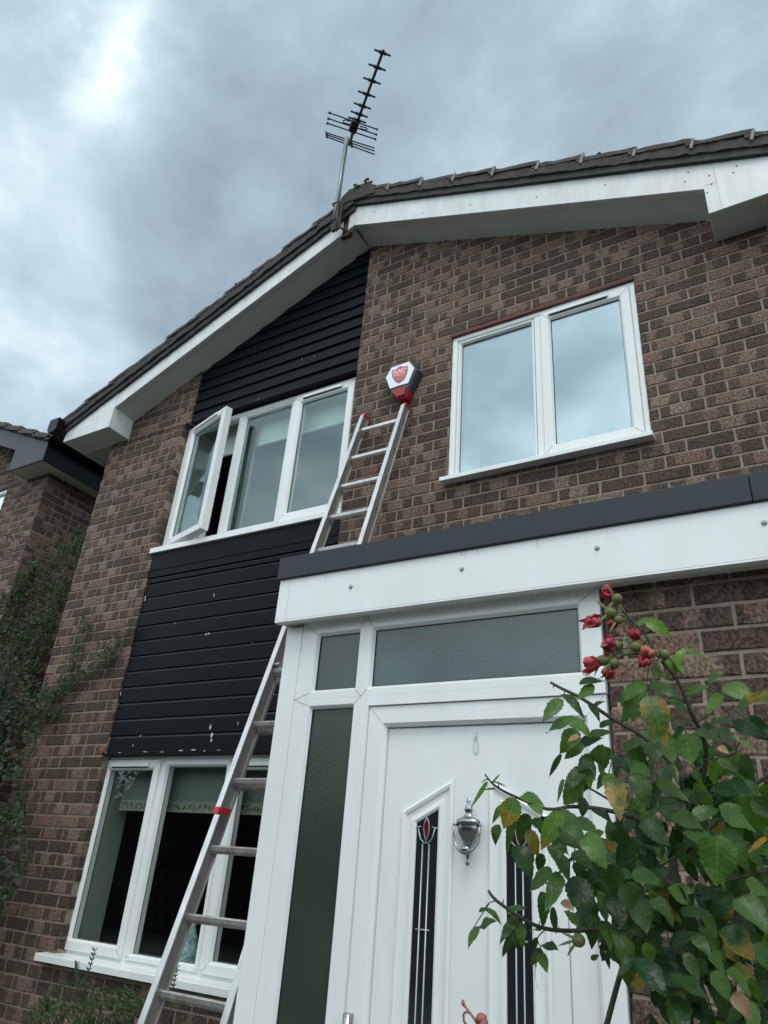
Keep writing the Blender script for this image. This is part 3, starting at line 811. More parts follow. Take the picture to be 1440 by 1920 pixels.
# soffit under each slope, running back to the wall and dropping a touch
def soffit(x0, x1, n=1):
    mb = MB(); dz = -.02
    a, b_ = zrake(x0), zrake(x1)
    mb.add([(x0, FD+.012, a+.012), (x1, FD+.012, b_+.012), (x1, DW+.02, b_+dz), (x0, DW+.02, a+dz),
            (x0, FD+.012, a+.03), (x1, FD+.012, b_+.03), (x1, DW+.02, b_+.03), (x0, DW+.02, a+.03)],
           [(0, 1, 2, 3), (7, 6, 5, 4), (0, 4, 5, 1), (1, 5, 6, 2), (2, 6, 7, 3), (3, 7, 4, 0)])
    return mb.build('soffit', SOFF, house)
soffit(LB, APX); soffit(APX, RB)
mb = MB()                                    # lip of the bargeboard and mitre strip at the apex
for a, b_ in ((LB, -2.50), (APX, RB)):
    mb.prism([(a, zrake(a)-.002), (b_, zrake(b_)-.002), (b_, zrake(b_)+.016), (a, zrake(a)+.016)], FD+.0125, FD+.035)
mb.parts('soffit_lip', SOFF, house)
mb = MB(); mb.prism([(APX-.0012, APZ-.019), (APX+.0012, APZ-.019), (APX+.0012, APZ), (APX-.0012, APZ)], FD+.036, DW-.002); mb.build('soffit_joint', SEAL, house)
# screws on the bargeboards
sc = MB()
def dot(x, y, D, r=.0045): 
    c = at(x, y, D); sc.tube([(c.x, D, c.z), (c.x, D+.004, c.z)], r, 8)
for x, y in [(702, 397), (792, 400), (881, 384), (1006, 369), (1284, 340), (1290, 323), (1134, 346), (1330, 329), (1334, 345), (1326, 361),
             (1375, 323), (1381, 311), (634, 446), (543, 507), (462, 563), (400, 612), (335, 660), (240, 745)]:
    dot(x, y, FD-.006 if x > 650 else FD-.002)
for x, y in [(151, 794), (146, 806), (127, 809), (203, 791), (211, 755), (205, 762), (197, 760)]: dot(x, y, FD-.004, .004)
sc.parts('screw', CABLE, house)

def eaves_box(sgn, xin, xout, name):
    """boxed end of the eaves: sgn=-1 at the left, +1 at the right"""
    zb = 3.292 if sgn < 0 else 3.342
    zi = zrake(xin); mb = MB()
    top = (.155, .155) if sgn < 0 else (.205, .205)
    poly = [(xin, zb), (xout, zb), (xout, zrake(xout)+top[0] if zrake(xout)+top[0] > zb+.05 else zb+.2), (xin, zi+top[0])]
    mb.prism(poly, FD-.004, FD+.010)
    # side cheek facing back along the wall, tapering to the brick
    x2 = xin-sgn*0.0
    mb.prism([(x2, zb), (x2+sgn*.012, zb), (x2+sgn*.012, zi+.03), (x2, zi+.03)], FD+.0105, DW-.001)
    mb.m = 1
    for xx in ((xin+sgn*.065,) if sgn > 0 else (xout+.055,)):
        mb.box(xx, xx+.002, FD-.0048, FD-.003, zb+.002, zi+.15)
    if sgn > 0: mb.box(xin+.002, xin+.064, FD-.0048, FD-.003, zi+.02, zi+.0225)
    else: mb.box(x2+.0005, x2-.0006+.003, FD+.06, FD+.062, zb+.004, zi+.02)
    o = mb.build('eaves_box', [UPVC_OLD, SEAM], house, bevel=.002)
    mb = MB(); xa, xb = sorted((xin+sgn*.013, xout))
    mb.box(xa, xb, FD+.011, DW+.01, zb+.004, zb+.016)
    mb.box(xa-.012 if sgn > 0 else xa, xb if sgn > 0 else xb+.012, FD+.011, FD+.030, zb-.001, zb+.0035)
    mb.m = 1; xm = -5.12 if sgn < 0 else .20
    mb.box(xm, xm+.003, FD+.030, DW, zb+.0033, zb+.0045)
    if sgn < 0: mb.box(xa, -5.072, DW+.011, 8.9, zb+.004, zb+.016)
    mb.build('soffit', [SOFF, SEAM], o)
    return o
eaves_box(-1, LB, -5.455, 'l'); eaves_box(1, RB, .75, 'r')
# side fascia and gutter on the left eaves
mb = MB(); mb.box(-5.458, -5.446, FD-.003, 8.9, 3.292, 3.47); mb.build('eaves_fascia', UPVC_OLD, house)
gut = MB()
gp = [(-5.445, 3.485), (-5.445, 3.375), (-5.470, 3.350), (-5.535, 3.350), (-5.565, 3.385), (-5.565, 3.485), (-5.555, 3.485), (-5.555, 3.390), (-5.530, 3.362), (-5.475, 3.362), (-5.457, 3.380), (-5.457, 3.485)]
gut.prism(gp, 3.02, 8.9)
gt = gut.build('gutter', BLACKP, house)
mb = MB(); mb.prism([(-5.440, 3.490), (-5.440, 3.370), (-5.467, 3.343), (-5.538, 3.343), (-5.572, 3.380), (-5.572, 3.490)], 3.0, 3.03); mb.build('end_cap', BLACKP, gt, bevel=.004)

# tiles: overlapping courses, their cut ends showing at the verge
roof = MB(); rn = random.Random(12)
def course(xa, xb, h0, side, seed):
    """one tile course from xa (upper) to xb (lower, tail)"""
    rr = random.Random(seed); n = 7; th = .030
    sl = .43 if side < 0 else .405
    vs = []; ny = 2
    for yi, y in enumerate((FD-.05+rr.uniform(-.006, .004), 8.9)):
        for i in range(n+1):
            x = xa+(xb-xa)*i/n
            lift = .006+.034*(i/n)
            j = rr.uniform(-.003, .003) if yi == 0 else 0
            zt = zrake(x)+h0+lift+.022+j; zbm = zrake(x)+h0+lift-.010+j*.5
            vs += [(x, y+(rr.uniform(-.005, .005) if yi == 0 else 0), zt), (x, y, zbm)]
    m_ = 2*(n+1); fs = []
    for i in range(n):
        a = 2*i
        fs += [(a, a+2, a+3, a+1), (m_+a, m_+a+1, m_+a+3, m_+a+2), (a, m_+a, m_+a+2, a+2), (a+1, a+3, m_+a+3, m_+a+1)]
    fs += [(0, 1, m_+1, m_), (2*n, m_+2*n, m_+2*n+1, 2*n+1)]
    roof.add(vs, fs)
RT, LT = .318, .272
notR = [-2.42, -2.139, -1.849, -1.578, -1.276, -.963, -.675, -.362, -.051, .245, .545, .85]
for i in range(len(notR)-1): course(notR[i]-.05, notR[i+1], RT, 1, i)
notL = [-2.50]; x = -2.50
xsL = [at(x, y, FD-.03).x for x, y in ((590, 420), (534, 465), (476, 512), (425, 552), (370, 594), (317, 632), (212, 710), (168, 740))]
notL += xsL+[-5.62]
for i in range(len(notL)-1): course(notL[i]+.05, notL[i+1], LT, -1, 50+i)
rf = roof.build('roof', TILE, house)
# verge mortar band and undercloak
def wavy(x0, x1, h0, h1, D0, D1, amp, seed, m, name, parent):
    rr = random.Random(seed); mb = MB(); n = int(abs(x1-x0)/.035); vs = []
    for y in (D0, D1):
        for i in range(n+1):
            x = x0+(x1-x0)*i/n
            a = rr.uniform(-amp, amp) if y == D0 else 0; b_ = rr.uniform(-amp, amp) if y == D0 else 0
            dy = rr.uniform(-amp, amp) if y == D0 else 0
            vs += [(x, y+dy, zrake(x)+h0+a), (x, y+dy*.5, zrake(x)+h1+b_)]
    k = 2*(n+1); fs = []
    for i in range(n):
        a = 2*i; fs += [(a, a+2, a+3, a+1), (k+a, k+a+1, k+a+3, k+a+2), (a, k+a, k+a+2, a+2), (a+1, a+3, k+a+3, k+a+1)]
    fs += [(0, 1, k+1, k), (2*n, 2*n+1, k+2*n+1, k+2*n)]
    mb.add(vs, fs); return mb.build(name, m, parent)
wavy(APX+.0, .85, .255, RT+.012, FD-.044, FD+.3, .005, 1, MORTARV, 'verge_mortar', rf)
wavy(APX+.0, .85, .203, .257, FD-.030, FD+.3, .002, 2, UNDERC, 'undercloak', rf)
wavy(-5.50, APX, .205, LT+.012, FD-.044, FD+.3, .005, 3, UNDERC, 'verge_mortar', rf)
wavy(-5.46, APX, .150, .207, FD-.026, FD+.3, .003, 4, UNDERC, 'undercloak', rf)
mb = MB()
for i, x in enumerate(notR[1:]):
    z = zrake(x)+RT; s = random.uniform(.6, 1.3)
    mb.add([(x-.030, FD-.056, z-.012), (x-.014, FD-.056, z-.018), (x+.006, FD-.058, z+.052*s), (x-.010, FD-.058, z+.055*s),
            (x-.030, FD-.03, z-.012), (x-.014, FD-.03, z-.018), (x+.006, FD-.03, z+.052*s), (x-.010, FD-.03, z+.055*s)],
           [(0, 1, 2, 3), (7, 6, 5, 4), (0, 4, 5, 1), (1, 5, 6, 2), (2, 6, 7, 3), (3, 7, 4, 0)])
for x in xsL:
    z = zrake(x)+LT
    mb.box(x-.006, x+.008, FD-.060, FD-.03, z+.010, z+.05)
mb.parts('tile_joint_mortar', LIGHTM, rf)
# debris and moss along the verge
mb = MB()
for i in range(60):
    x = random.uniform(-5.4, .8); h = (RT if x > APX else LT)
    s = random.uniform(.004, .010)
    mb.ball((x, FD-.045+random.uniform(-.01, .05), zrake(x)+h+.05+random.uniform(-.01, .008)), s, 1.4, 1, .7, 6, 4, .3)
mb.build('moss', LICHEN, rf)['kind'] = 'stuff'
# ridge tile end, bedded in mortar
mb = MB(); n = 14
pr = []
for i in range(n+1):
    a = math.pi*i/n; pr.append((APX+.02+.155*math.cos(a), APZ+.295+.095*math.sin(a)))
mb.prism(pr+[(APX-.16, APZ+.25), (APX+.2, APZ+.20)], FD-.055, 8.9); 
rg = mb.build('ridge_tile', MORTARV, rf, bevel=.012)
mb = MB()
for i in range(26): mb.ball((APX+random.uniform(-.05, .16), FD-.06+random.uniform(-.01, .05), APZ+.37+random.uniform(-.02, .02)), random.uniform(.007, .018), 1.4, 1, .6, 6, 4, .3)
mb.build('moss', LICHEN, rg)['kind'] = 'stuff'
# broken gap under the ridge where the left board stops short: bracket and timber end
mb = MB(); mb.box(-2.60, -2.515, FD+.02, FD+.05, APZ-.06, APZ+.22); mb.build('timber_end', mat('old_timber', (.05, .035, .03), .9), house)

# ---- porch: flat roof, fascia, glazed screen and door
PX0 = -1.895; D_P = 2.275
mb = MB(); mb.box(PX0+.02, 1.4, 2.234, 3.335, 1.03, 1.185); prf = mb.build('porch_roof', GREYCAP, house)
mb = MB(); mb.box(PX0-.006, -.066, 2.186, 2.202, 1.104, 1.203); mb.box(-.064, 1.4, 2.186, 2.202, 1.104, 1.203)
mb.box(PX0-.006, PX0+.006, 2.202, 3.33, 1.104, 1.203); mb.box(PX0, 1.4, 2.202, 2.26, 1.1865, 1.203)
mb.build('edge_trim', GREYCAP, prf, bevel=.003)
mb = MB(); mb.box(PX0+.004, 1.4, 2.200, 2.214, .922, 1.103); mb.box(PX0+.004, 1.4, 2.2, 2.232, .914, .9215)
mb.box(PX0+.004, PX0+.018, 2.2145, 3.33, .922, 1.103)
mb.m = 1; mb.box(PX0+.058, PX0+.0595, 2.1994, 2.201, .925, 1.10)
pf = mb.build('porch_fascia', [UPVC, SEAM], house, bevel=.003)
mb = MB(); mb.box(PX0+.02, 1.4, 2.233, 2.30, .924, .934); mb.box(PX0+.02, -1.0, 2.33, 3.33, .924, .934); mb.build('porch_soffit', UPVC_OLD, house)
for x, z in ((-1.524, 1.026), (-1.040, 1.030), (-.546, 1.032), (-.046, 1.033)):
    mb = MB(); mb.ball((x, 2.199, z), .009, 1, .6, 1, 14, 8); mb.build('screw_cap', SCREW, pf)
# grime: drip marks under the trim and dirt in the corners of the frames
GRIME = mat('grime', (.33, .34, .32), .8, noise=(60, (.48, .49, .47), 2))
mb = MB(); rr = random.Random(44)
for k in range(12):
    x = rr.uniform(-1.86, .3); l_ = rr.uniform(.006, .05); w_ = rr.uniform(.0006, .0018)
    mb.add([(x-w_, 2.1996, 1.102), (x+w_, 2.1996, 1.102), (x+w_*.3, 2.1996, 1.102-l_), (x-w_*.3, 2.1996, 1.102-l_)], [(0, 1, 2, 3)])
mb.build('drip_marks', GRIME, pf)['kind'] = 'stuff'
mb = MB()
for k in range(40):
    x = rr.uniform(-1.86, -.6); z = .912-abs(rr.gauss(0, .006)); w_ = rr.uniform(.001, .006)
    mb.add([(x-w_, D_P-.0006, z-.0012), (x+w_, D_P-.0006, z-.0010), (x+w_*.8, D_P-.0006, z+.0010), (x-w_*.9, D_P-.0006, z+.0013)], [(0, 1, 2, 3)])
mb.build('dirt_marks', GRIME, pf)['kind'] = 'stuff'
# porch screen frame
FX0 = -1.877; D = 2.275
fr = MB()
def bar(x0, x1, z0, z1, D0=D, D1=D+.065): fr.box(x0, x1, D0, D1, z0, z1)
bar(FX0, -1.795, -1.6, .912, D-.004, D+.075)            # corner post
bar(FX0, FX0+.06, -1.6, .912, D+.076, 3.33)             # side return
porch = fr.build('porch_post', UPVC, house, bevel=.004)
fr = MB()
def lf(o, n):
    """glazed opening: outer rectangle o, daylight rectangle n (x0, x1, z0, z1), splayed bead"""
    vs = []; fs = []; fr.m = 0
    rects = [(o, D+.06), (o, D)]+[((n[0]-d, n[1]+d, n[2]-d, n[3]+d), y) for d, y in ((.012, D), (.009, D+.002), (0, D+.016), (0, D+.055))]
    for r, y in rects: vs += [(r[0], y, r[2]), (r[1], y, r[2]), (r[1], y, r[3]), (r[0], y, r[3])]
    for a in range(len(rects)-1):
        for b_ in range(4): fs.append((a*4+b_, a*4+(b_+1) % 4, (a+1)*4+(b_+1) % 4, (a+1)*4+b_))
    fr.add(vs, fs); fr.m = 1; w = .001; yy = D-.0005
    for cx, ix, sx in ((0, 0, 1), (1, 1, -1)):
        for cz, iz, sz in ((2, 2, 1), (3, 3, -1)):
            p = (o[cx], o[cz]); q = (n[ix]-sx*.012, n[iz]-sz*.012)
            fr.add([(p[0]-w, yy, p[1]+w*sx*sz), (p[0]+w, yy, p[1]-w*sx*sz), (q[0]+w, yy, q[1]-w*sx*sz), (q[0]-w, yy, q[1]+w*sx*sz)], [(0, 1, 2, 3)])
    fr.m = 0
lf((-1.794, -1.4825, .6075, .93), (-1.710, -1.520, .645, .865)); lf((-1.4825, -.570, .6075, .93), (-1.445, -.650, .645, .865))
lf((-1.794, -1.4825, -1.6, .6075), (-1.710, -1.520, -1.53, .570))
fr.box(-1.4825, -1.445, D, D+.06, -1.6, .570); fr.box(-1.4825, -.570, D, D+.06, .570, .6075)
# mullion and transom joints share one line; make the inner borders the measured widths
pfm = fr.build('screen_frame', [UPVC, SEAM], house, bevel=.001)
def fpane(x0, x1, z0, z1, parent, m=FROST):
    mb = MB(); mb.box(x0, x1, D+.020, D+.028, z0, z1); p_ = mb.build('pane', m, parent)
    mb = MB(); mb.ring(x0-.001, x1+.001, z0-.001, z1+.001, [(0, D+.0155), (.005, D+.0155), (.005, D+.0195)], seam=False); mb.build('gasket', SEAL, parent)
fpane(-1.712, -1.518, .643, .867, pfm, frosted((.035, .055, .048), (.065, .095, .085))); fpane(-1.447, -.648, .643, .867, pfm, FROSTT); fpane(-1.712, -1.518, -1.53, .572, pfm)
# door lining and leaf
fr = MB()
fr.add(*(lambda a, b_, c, d: ([(a, D+.05, -1.6), (a, D, -1.6), (a, D, d), (a, D+.05, d)], [(0, 1, 2, 3)]))(-1.4815, 0, 0, .5695))
prof = [(0, D+.06), (0, D+.010), (.002, D+.008), (.062, D+.008), (.074, D+.022), (.074, D+.06)]
vs = []; fs = []
X0_, X1_, Z1_ = -1.4440, -.572, .5680
for i, y in prof: vs += [(X0_+i, y, -1.6), (X0_+i, y, Z1_-i), (X1_-i, y, Z1_-i), (X1_-i, y, -1.6)]
for i in range(len(prof)-1):
    for j in range(3): fs.append((i*4+j, i*4+j+1, (i+1)*4+j+1, (i+1)*4+j))
fr = MB(); fr.add(vs, fs); fr.m = 1
for s_, xc in ((1, X0_), (-1, X1_)):
    fr.add([(xc+s_*.003-.001, D+.0075, Z1_-.003), (xc+s_*.003+.001, D+.0075, Z1_-.003), (xc+s_*.06+.001, D+.0075, Z1_-.06), (xc+s_*.06-.001, D+.0075, Z1_-.06)], [(0, 1, 2, 3)])
fr.build('door_frame', [UPVC, SEAM], house)
DL, DR, DT = -1.369, -.648, .492            # door leaf
DD = D+.034
dm = MB(); dm.box(DL, DR, DD, DD+.044, -1.58, DT)
door = dm.build('door', [UPVC, SEAM], house, bevel=.003); door['label'] = 'white panelled front door with two slim leaded panes'
def polyring(poly, prof, mb):
    """profile (inset, D) swept round a polygon in X,H"""
    n = len(poly); 
    def ins(i):
        out = []
        for k in range(n):
            p0, p1, p2 = Vector(poly[k-1]), Vector(poly[k]), Vector(poly[(k+1) % n])
            d1, d2 = (p1-p0).normalized(), (p2-p1).normalized()
            n1, n2 = Vector((-d1.y, d1.x)), Vector((-d2.y, d2.x))
            b_ = (n1+n2).normalized(); c_ = max(.25, b_.dot(n1)); out.append(p1+b_*(i/c_))
        return out
    vs = []; fs = []
    for i, y in prof: vs += [(q.x, y, q.y) for q in ins(i)]
    for i in range(len(prof)-1):
        for j in range(n): fs.append((i*n+j, i*n+(j+1) % n, (i+1)*n+(j+1) % n, (i+1)*n+j))
    mb.add(vs, fs); return ins(prof[-1][0])
xc = -1.036
for s_ in (1, -1):
    # s_=1: left light; mirrored for the right one
    def mx_(x): return x if s_ == 1 else 2*xc-x
    pts = [(mx_(-1.292), .212), (mx_(-1.292), -1.35), (mx_(-1.098), -1.35), (mx_(-1.098), .318)]
    if s_ == -1: pts = pts[::-1]
    mb = MB()
    inner = polyring(pts, [(0, DD-.0005), (.001, DD-.008), (.008, DD-.012), (.016, DD-.009), (.020, DD-.002), (.036, DD-.001), (.040, DD-.006), (.050, DD-.0075), (.056, DD-.003), (.058, DD+.002)], mb)
    mo_ = mb.build('moulding', UPVC, door)
    mb = MB(); k = len(inner); vs = [(q.x, DD-.0008, q.y) for q in inner]
    mb.add(vs+[(q.x, DD+.001, q.y) for q in inner], [tuple(range(k))]+[(i, (i+1) % k, (i+1) % k+k, i+k) for i in range(k)])
    gp_ = mb.build('pane', DOORGL, door)
    mb = MB(); cx = mx_(-1.197); yy = DD-.0025
    for dx in (-.012, .012):
        mb.tube([(cx+dx, yy, .115), (cx+dx, yy, -1.29)], .0028, 6)
    for za in (-.131,):
        mb.tube([(cx-.024, yy, za), (cx+.024, yy, za)], .003, 6)
    mb.tube([(cx-.032, yy, .165), (cx-.022, yy, .130), (cx-.006, yy, .116), (cx, yy, .119), (cx+.006, yy, .116), (cx+.022, yy, .130), (cx+.032, yy, .165)], .0024, 6)
    mb.tube([(cx-.042, yy, .163), (cx-.020, yy, .167)], .0022, 6); mb.tube([(cx+.042, yy, .163), (cx+.020, yy, .167)], .0022, 6)
    petal = [(cx, .196), (cx-.008, .180), (cx-.0105, .160), (cx-.006, .138), (cx, .122), (cx+.006, .138), (cx+.0105, .160), (cx+.008, .180)]
    mb.tube([(p[0], yy, p[1]) for p in petal+petal[:1]], .0020, 6)
    mb.build('lead_strip', LEAD, gp_)
    mb = MB(); mb.add([(p[0], yy+.0008, p[1]) for p in petal], [tuple(range(8))]); mb.build('red_petal', REDGL, gp_)
# upright grooves pressed in the leaf
mb = MB()
for x in (-.7275,): mb.box(x-.0015, x+.0015, DD-.0012, DD+.0005, -1.5, .02)
mb.parts('groove', SEAM, door)
# urn knocker
mb = MB(); c = (-1.038, DD-.020, 0)
mb.lathe((c[0], c[1], .058), [(0, 0), (.006, .002), (.008, .008), (.005, .014), (.006, .030), (.011, .040), (.007, .048), (.010, .056), (.020, .070), (.034, .095), (.038, .113), (.036, .118), (.040, .122), (.040, .132), (.034, .135), (.016, .142), (.011, .152), (.012, .158), (.015, .163), (.011, .172), (.006, .178), (.008, .188), (.005, .198), (0, .2)], 22)
for q in range(len(mb.v)): mb.v[q].y = c[1]+(mb.v[q].y-c[1])*.55
kn = mb.build('knocker', CHROME, door)
mb = MB(); pts = [(-.043, .172), (-.045, .150), (-.040, .125), (-.028, .105), (-.010, .095), (0, .093), (.010, .095), (.028, .105), (.040, .125), (.045, .150), (.043, .172)]
mb.tube([(c[0]+x, c[1]-.012-(.010 if abs(x) < .03 else 0), z) for x, z in pts], [.0035]*4+[.006, .007, .006]+[.0035]*4, 10)
mb.ball((c[0], c[1]-.022, .103), .015, 1.15, .6, .75, 14, 8)
for sx in (-1, 1): mb.tube([(c[0]+sx*.036, c[1], .175), (c[0]+sx*.048, c[1]-.012, .175)], .004, 8)
mb.build('knocker_ring', CHROME, kn)
# clear stick-on hook
mb = MB(); hp = [( .008*math.cos(a)+-1.022, .425+.026*math.sin(a)) for a in [2*math.pi*i/16 for i in range(17)]]
mb.tube([(x, DD-.004, z) for x, z in hp], .0016, 6, caps=False); mb.box(-1.027, -1.018, DD-.006, DD-.0005, .452, .47)
mb.build('hook', CLIPM, door)
mb = MB(); mb.tube([(-1.425, D-.003, -.375), (-1.425, D-.003, -.60)], .016, 12); mb.tube([(-1.425, D-.006, -.385), (-1.425, D-.010, -.42)], .008, 10); mb.build('handle_plate', CHROME, house)

# ------------------------------------------------------------------ ladder
lad = thing('extension_ladder', 'tall aluminium two section ladder with red end caps leaning on the brick wall', 'ladder', (-2.17, 2.0, -1.6))
def ld(z, off=0): return 2.435+.302*z+off
cs = 1/math.hypot(1, .302)
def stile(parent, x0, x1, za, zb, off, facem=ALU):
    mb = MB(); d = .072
    # hollow box: bright narrow front flange, web's shade put into a darker colour
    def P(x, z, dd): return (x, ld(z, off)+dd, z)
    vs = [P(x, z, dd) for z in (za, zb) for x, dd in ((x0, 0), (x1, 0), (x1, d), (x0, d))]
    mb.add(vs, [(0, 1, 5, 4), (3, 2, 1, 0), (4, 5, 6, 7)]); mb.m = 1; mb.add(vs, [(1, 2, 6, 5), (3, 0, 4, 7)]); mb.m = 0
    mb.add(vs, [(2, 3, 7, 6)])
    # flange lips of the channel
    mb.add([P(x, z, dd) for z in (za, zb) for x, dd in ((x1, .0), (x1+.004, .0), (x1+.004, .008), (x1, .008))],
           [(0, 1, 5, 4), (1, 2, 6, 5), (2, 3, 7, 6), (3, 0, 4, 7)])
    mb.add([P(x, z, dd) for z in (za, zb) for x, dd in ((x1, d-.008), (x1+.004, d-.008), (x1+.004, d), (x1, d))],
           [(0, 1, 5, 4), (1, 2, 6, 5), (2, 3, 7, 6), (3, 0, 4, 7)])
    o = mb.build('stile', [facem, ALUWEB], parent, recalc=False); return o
def rung(parent, x0, x1, z, off, m):
    mb = MB(); y = ld(z, off)+.022
    # D-shaped tread with a lip
    pr = [(y, z+.012), (y+.002, z+.015), (y+.028, z+.010), (y+.030, z+.006), (y+.026, z-.010), (y+.012, z-.016), (y+.003, z-.004)]
    mb.prismx(pr, x0, x1)
    for k in range(4): mb.prismx([(y+.004+.006*k, z+.0155-.001*k), (y+.006+.006*k, z+.0175-.001*k), (y+.008+.006*k, z+.0145-.001*k)], x0, x1)
    return mb.build('rung', m, parent)
fly = thing('ladder_section', '', '', (-2.17, 2.5, .2)); base_s = thing('ladder_section', '', '', (-2.17, 2.0, -1.6))
for s_ in (fly, base_s):
    del s_['label']; del s_['category']
    loc = ORG[s_.name]; s_.parent = lad; s_.location = loc-ORG[lad.name]
ZF0, ZF1, ZB1 = .225, 2.775, 1.30
stile(fly, -2.330, -2.306, ZF0, ZF1, 0); stile(fly, -2.012, -1.988, ZF0, ZF1-.008, 0)
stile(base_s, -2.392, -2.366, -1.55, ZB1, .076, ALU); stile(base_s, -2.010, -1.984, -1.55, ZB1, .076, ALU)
for z in (2.637, 2.372, 2.126, 1.877, 1.63, 1.375, 1.125, .875, .60, .337):
    rung(fly, -2.306, -2.012, z, 0, ALU if z > 1 else ALUW)
z = .337-.262*0; zz = [.845, .585, .325, .062, -.195, -.450, -.70, -.95, -1.2, -1.42]
for z in zz: rung(base_s, -2.366, -2.010, z, .076, ALUW)
def endcap(parent, x0, x1, z, up_, off):
    mb = MB(); a, b_ = (z-.003, z+.022) if up_ else (z-.026, z+.004)
    mb.add([(x, ld(zz_, off)+dd, zz_) for zz_ in (a, b_) for x, dd in ((x0-.003, -.004 if not up_ else .008), (x1+.004, -.004 if not up_ else .008), (x1+.004, .077), (x0-.003, .077))],
           [(0, 1, 5, 4), (1, 2, 6, 5), (2, 3, 7, 6), (3, 0, 4, 7), (4, 5, 6, 7), (3, 2, 1, 0)])
    if up_: mb.add([(x, ld(z, off)+dd, zz_) for x in (x0-.003, x1+.004) for dd, zz_ in ((.060, z-.004), (.079, z-.07), (.079, z+.002))], [(0, 1, 2), (5, 4, 3), (0, 3, 4, 1), (1, 4, 5, 2), (2, 5, 3, 0)])
    mb.build('end_cap', REDCAP, parent, bevel=.004)
endcap(fly, -2.330, -2.306, ZF1, True, 0); endcap(fly, -2.012, -1.988, ZF1-.008, True, 0)
endcap(fly, -2.330, -2.306, ZF0, False, 0); endcap(fly, -2.012, -1.988, ZF0, False, 0)
for x in (-2.392, -2.010): endcap(base_s, x, x+.026, -1.57, False, .076)
# square rung ends riveted through the stiles
for z in (2.637, 2.372, 2.126, 1.877, 1.63):
    mb = MB(); x = -1.9878; y = ld(z)+.024
    mb.box(x, x+.0015, y, y+.030, z-.016, z+.016); mb.m = 1; mb.box(x+.0016, x+.0022, y+.006, y+.022, z-.010, z+.010); mb.build('rung_end', [ALU, SEAL], fly)
for z in (-.195, -.45):
    mb = MB(); x = -1.9838; y = ld(z, .076)+.024
    mb.box(x, x+.0015, y, y+.030, z-.016, z+.016); mb.m = 1; mb.box(x+.0016, x+.0022, y+.006, y+.022, z-.010, z+.010); mb.build('rung_end', [ALU, ALUWEB], base_s)
mb = MB(); z = .86; mb.tube([(-2.306, ld(z)+.03, z+.05), (-2.27, ld(z)+.03, z+.05)], .010, 10); mb.build('stop_bolt', GALV, fly)

# ------------------------------------------------------------------ alarm box
al = thing('alarm_box', 'six sided white, black and red alarm bell box on the brick wall above the ladder', 'alarm box', (-2.03, 3.3, 2.97))
def A(x, y, D=3.262):
    c = at(700+x/14.4, 660+y/14.4, D); return (c.x, c.z)
white = [A(500, 430), A(970, 265), A(1110, 440), A(940, 850), A(700, 915), A(455, 1000), A(345, 700)]
outer = [A(475, 375), A(985, 222), A(1150, 470), A(920, 960), A(840, 1160), A(640, 1225), A(490, 1085), A(310, 730)]
cx = sum(p[0] for p in outer)/8; cz = sum(p[1] for p in outer)/8
def scale_(poly, k): return [(cx+(x-cx)*k, cz+(z-cz)*k) for x, z in poly]
mb = MB(); n = 8; rings = [(scale_(outer, 1.0), 3.264), (scale_(outer, 1.10), 3.285), (scale_(outer, 1.12), 3.338)]
vs = []; 
for poly, y in rings: vs += [(x, y, z) for x, z in poly]
fsb = []; fsr = []
for i in range(2):
    for j in range(n):
        f = (i*n+j, i*n+(j+1) % n, (i+1)*n+(j+1) % n, (i+1)*n+j)
        (fsr if j in (3, 4, 5) else fsb).append(f)
mb.add(vs, fsb+[tuple(range(n))]); mb.m = 1; mb.add(vs, fsr)
shell = mb.build('shell', [ALBLK, ALRED], al, bevel=.003)
mb = MB(); lens = [A(515, 1060), A(640, 1000), A(780, 955), A(905, 945), A(835, 1150), A(645, 1215)]
mb.prism(lens, 3.256, 3.263); mb.build('strobe_lens', ALRED, al, bevel=.002)
mb = MB(); mb.prism(white, 3.258, 3.263); fp = mb.build('front_panel', WHITEP, al, bevel=.001)
sh = [(505, 520), (640, 470), (730, 385), (800, 405), (945, 385), (925, 580), (850, 740), (700, 860), (590, 800), (520, 680)]
mb = MB(); mb.prism([A(*p) for p in sh], 3.2565, 3.2575); mb.build('shield_outline', SHIELDL, fp)
c0 = (720, 610); sh2 = [(c0[0]+(x-c0[0])*.90, c0[1]+(y-c0[1])*.91) for x, y in sh]
mb = MB(); mb.prism([A(*p) for p in sh2], 3.2555, 3.2565); mb.build('shield', SHIELD, fp)
def text(s, p0, p1, size, m, parent, D):
    cu = bpy.data.curves.new('t', 'FONT'); cu.body = s; cu.align_x = 'CENTER'; cu.align_y = 'CENTER'; cu.size = size; cu.extrude = 0.0; cu.offset = size*.012
    o = bpy.data.objects.new('t', cu); COL.objects.link(o)
    bpy.context.view_layer.update()
    me = bpy.data.meshes.new_from_object(o.evaluated_get(bpy.context.evaluated_depsgraph_get())); bpy.data.objects.remove(o)
    mb = MB(); d = Vector((p1[0]-p0[0], p1[1]-p0[1])); L_ = d.length; a = math.atan2(d.y, d.x)
    xsx = [v.co.x for v in me.vertices]; k = L_/(max(xsx)-min(xsx)); mxx = (p0[0]+p1[0])/2; mzz = (p0[1]+p1[1])/2
    vs = [(mxx+(v.co.x*math.cos(a)-v.co.y*math.sin(a))*k, D, mzz+(v.co.x*math.sin(a)+v.co.y*math.cos(a))*k) for v in me.vertices]
    mb.add(vs, [tuple(p.vertices) for p in me.polygons]); return mb.build('lettering', m, parent)
text('ALARM', A(540, 575), A(905, 470), .03, LETTER, fp, 3.2545)
text('CCTV', A(570, 645), A(870, 570), .03, LETTER, fp, 3.2545)
mb = MB(); mb.tube([(*((A(630, 690)[0], 3.2547, A(630, 690)[1])),), (A(800, 640)[0], 3.2547, A(800, 640)[1])], .0012, 4)
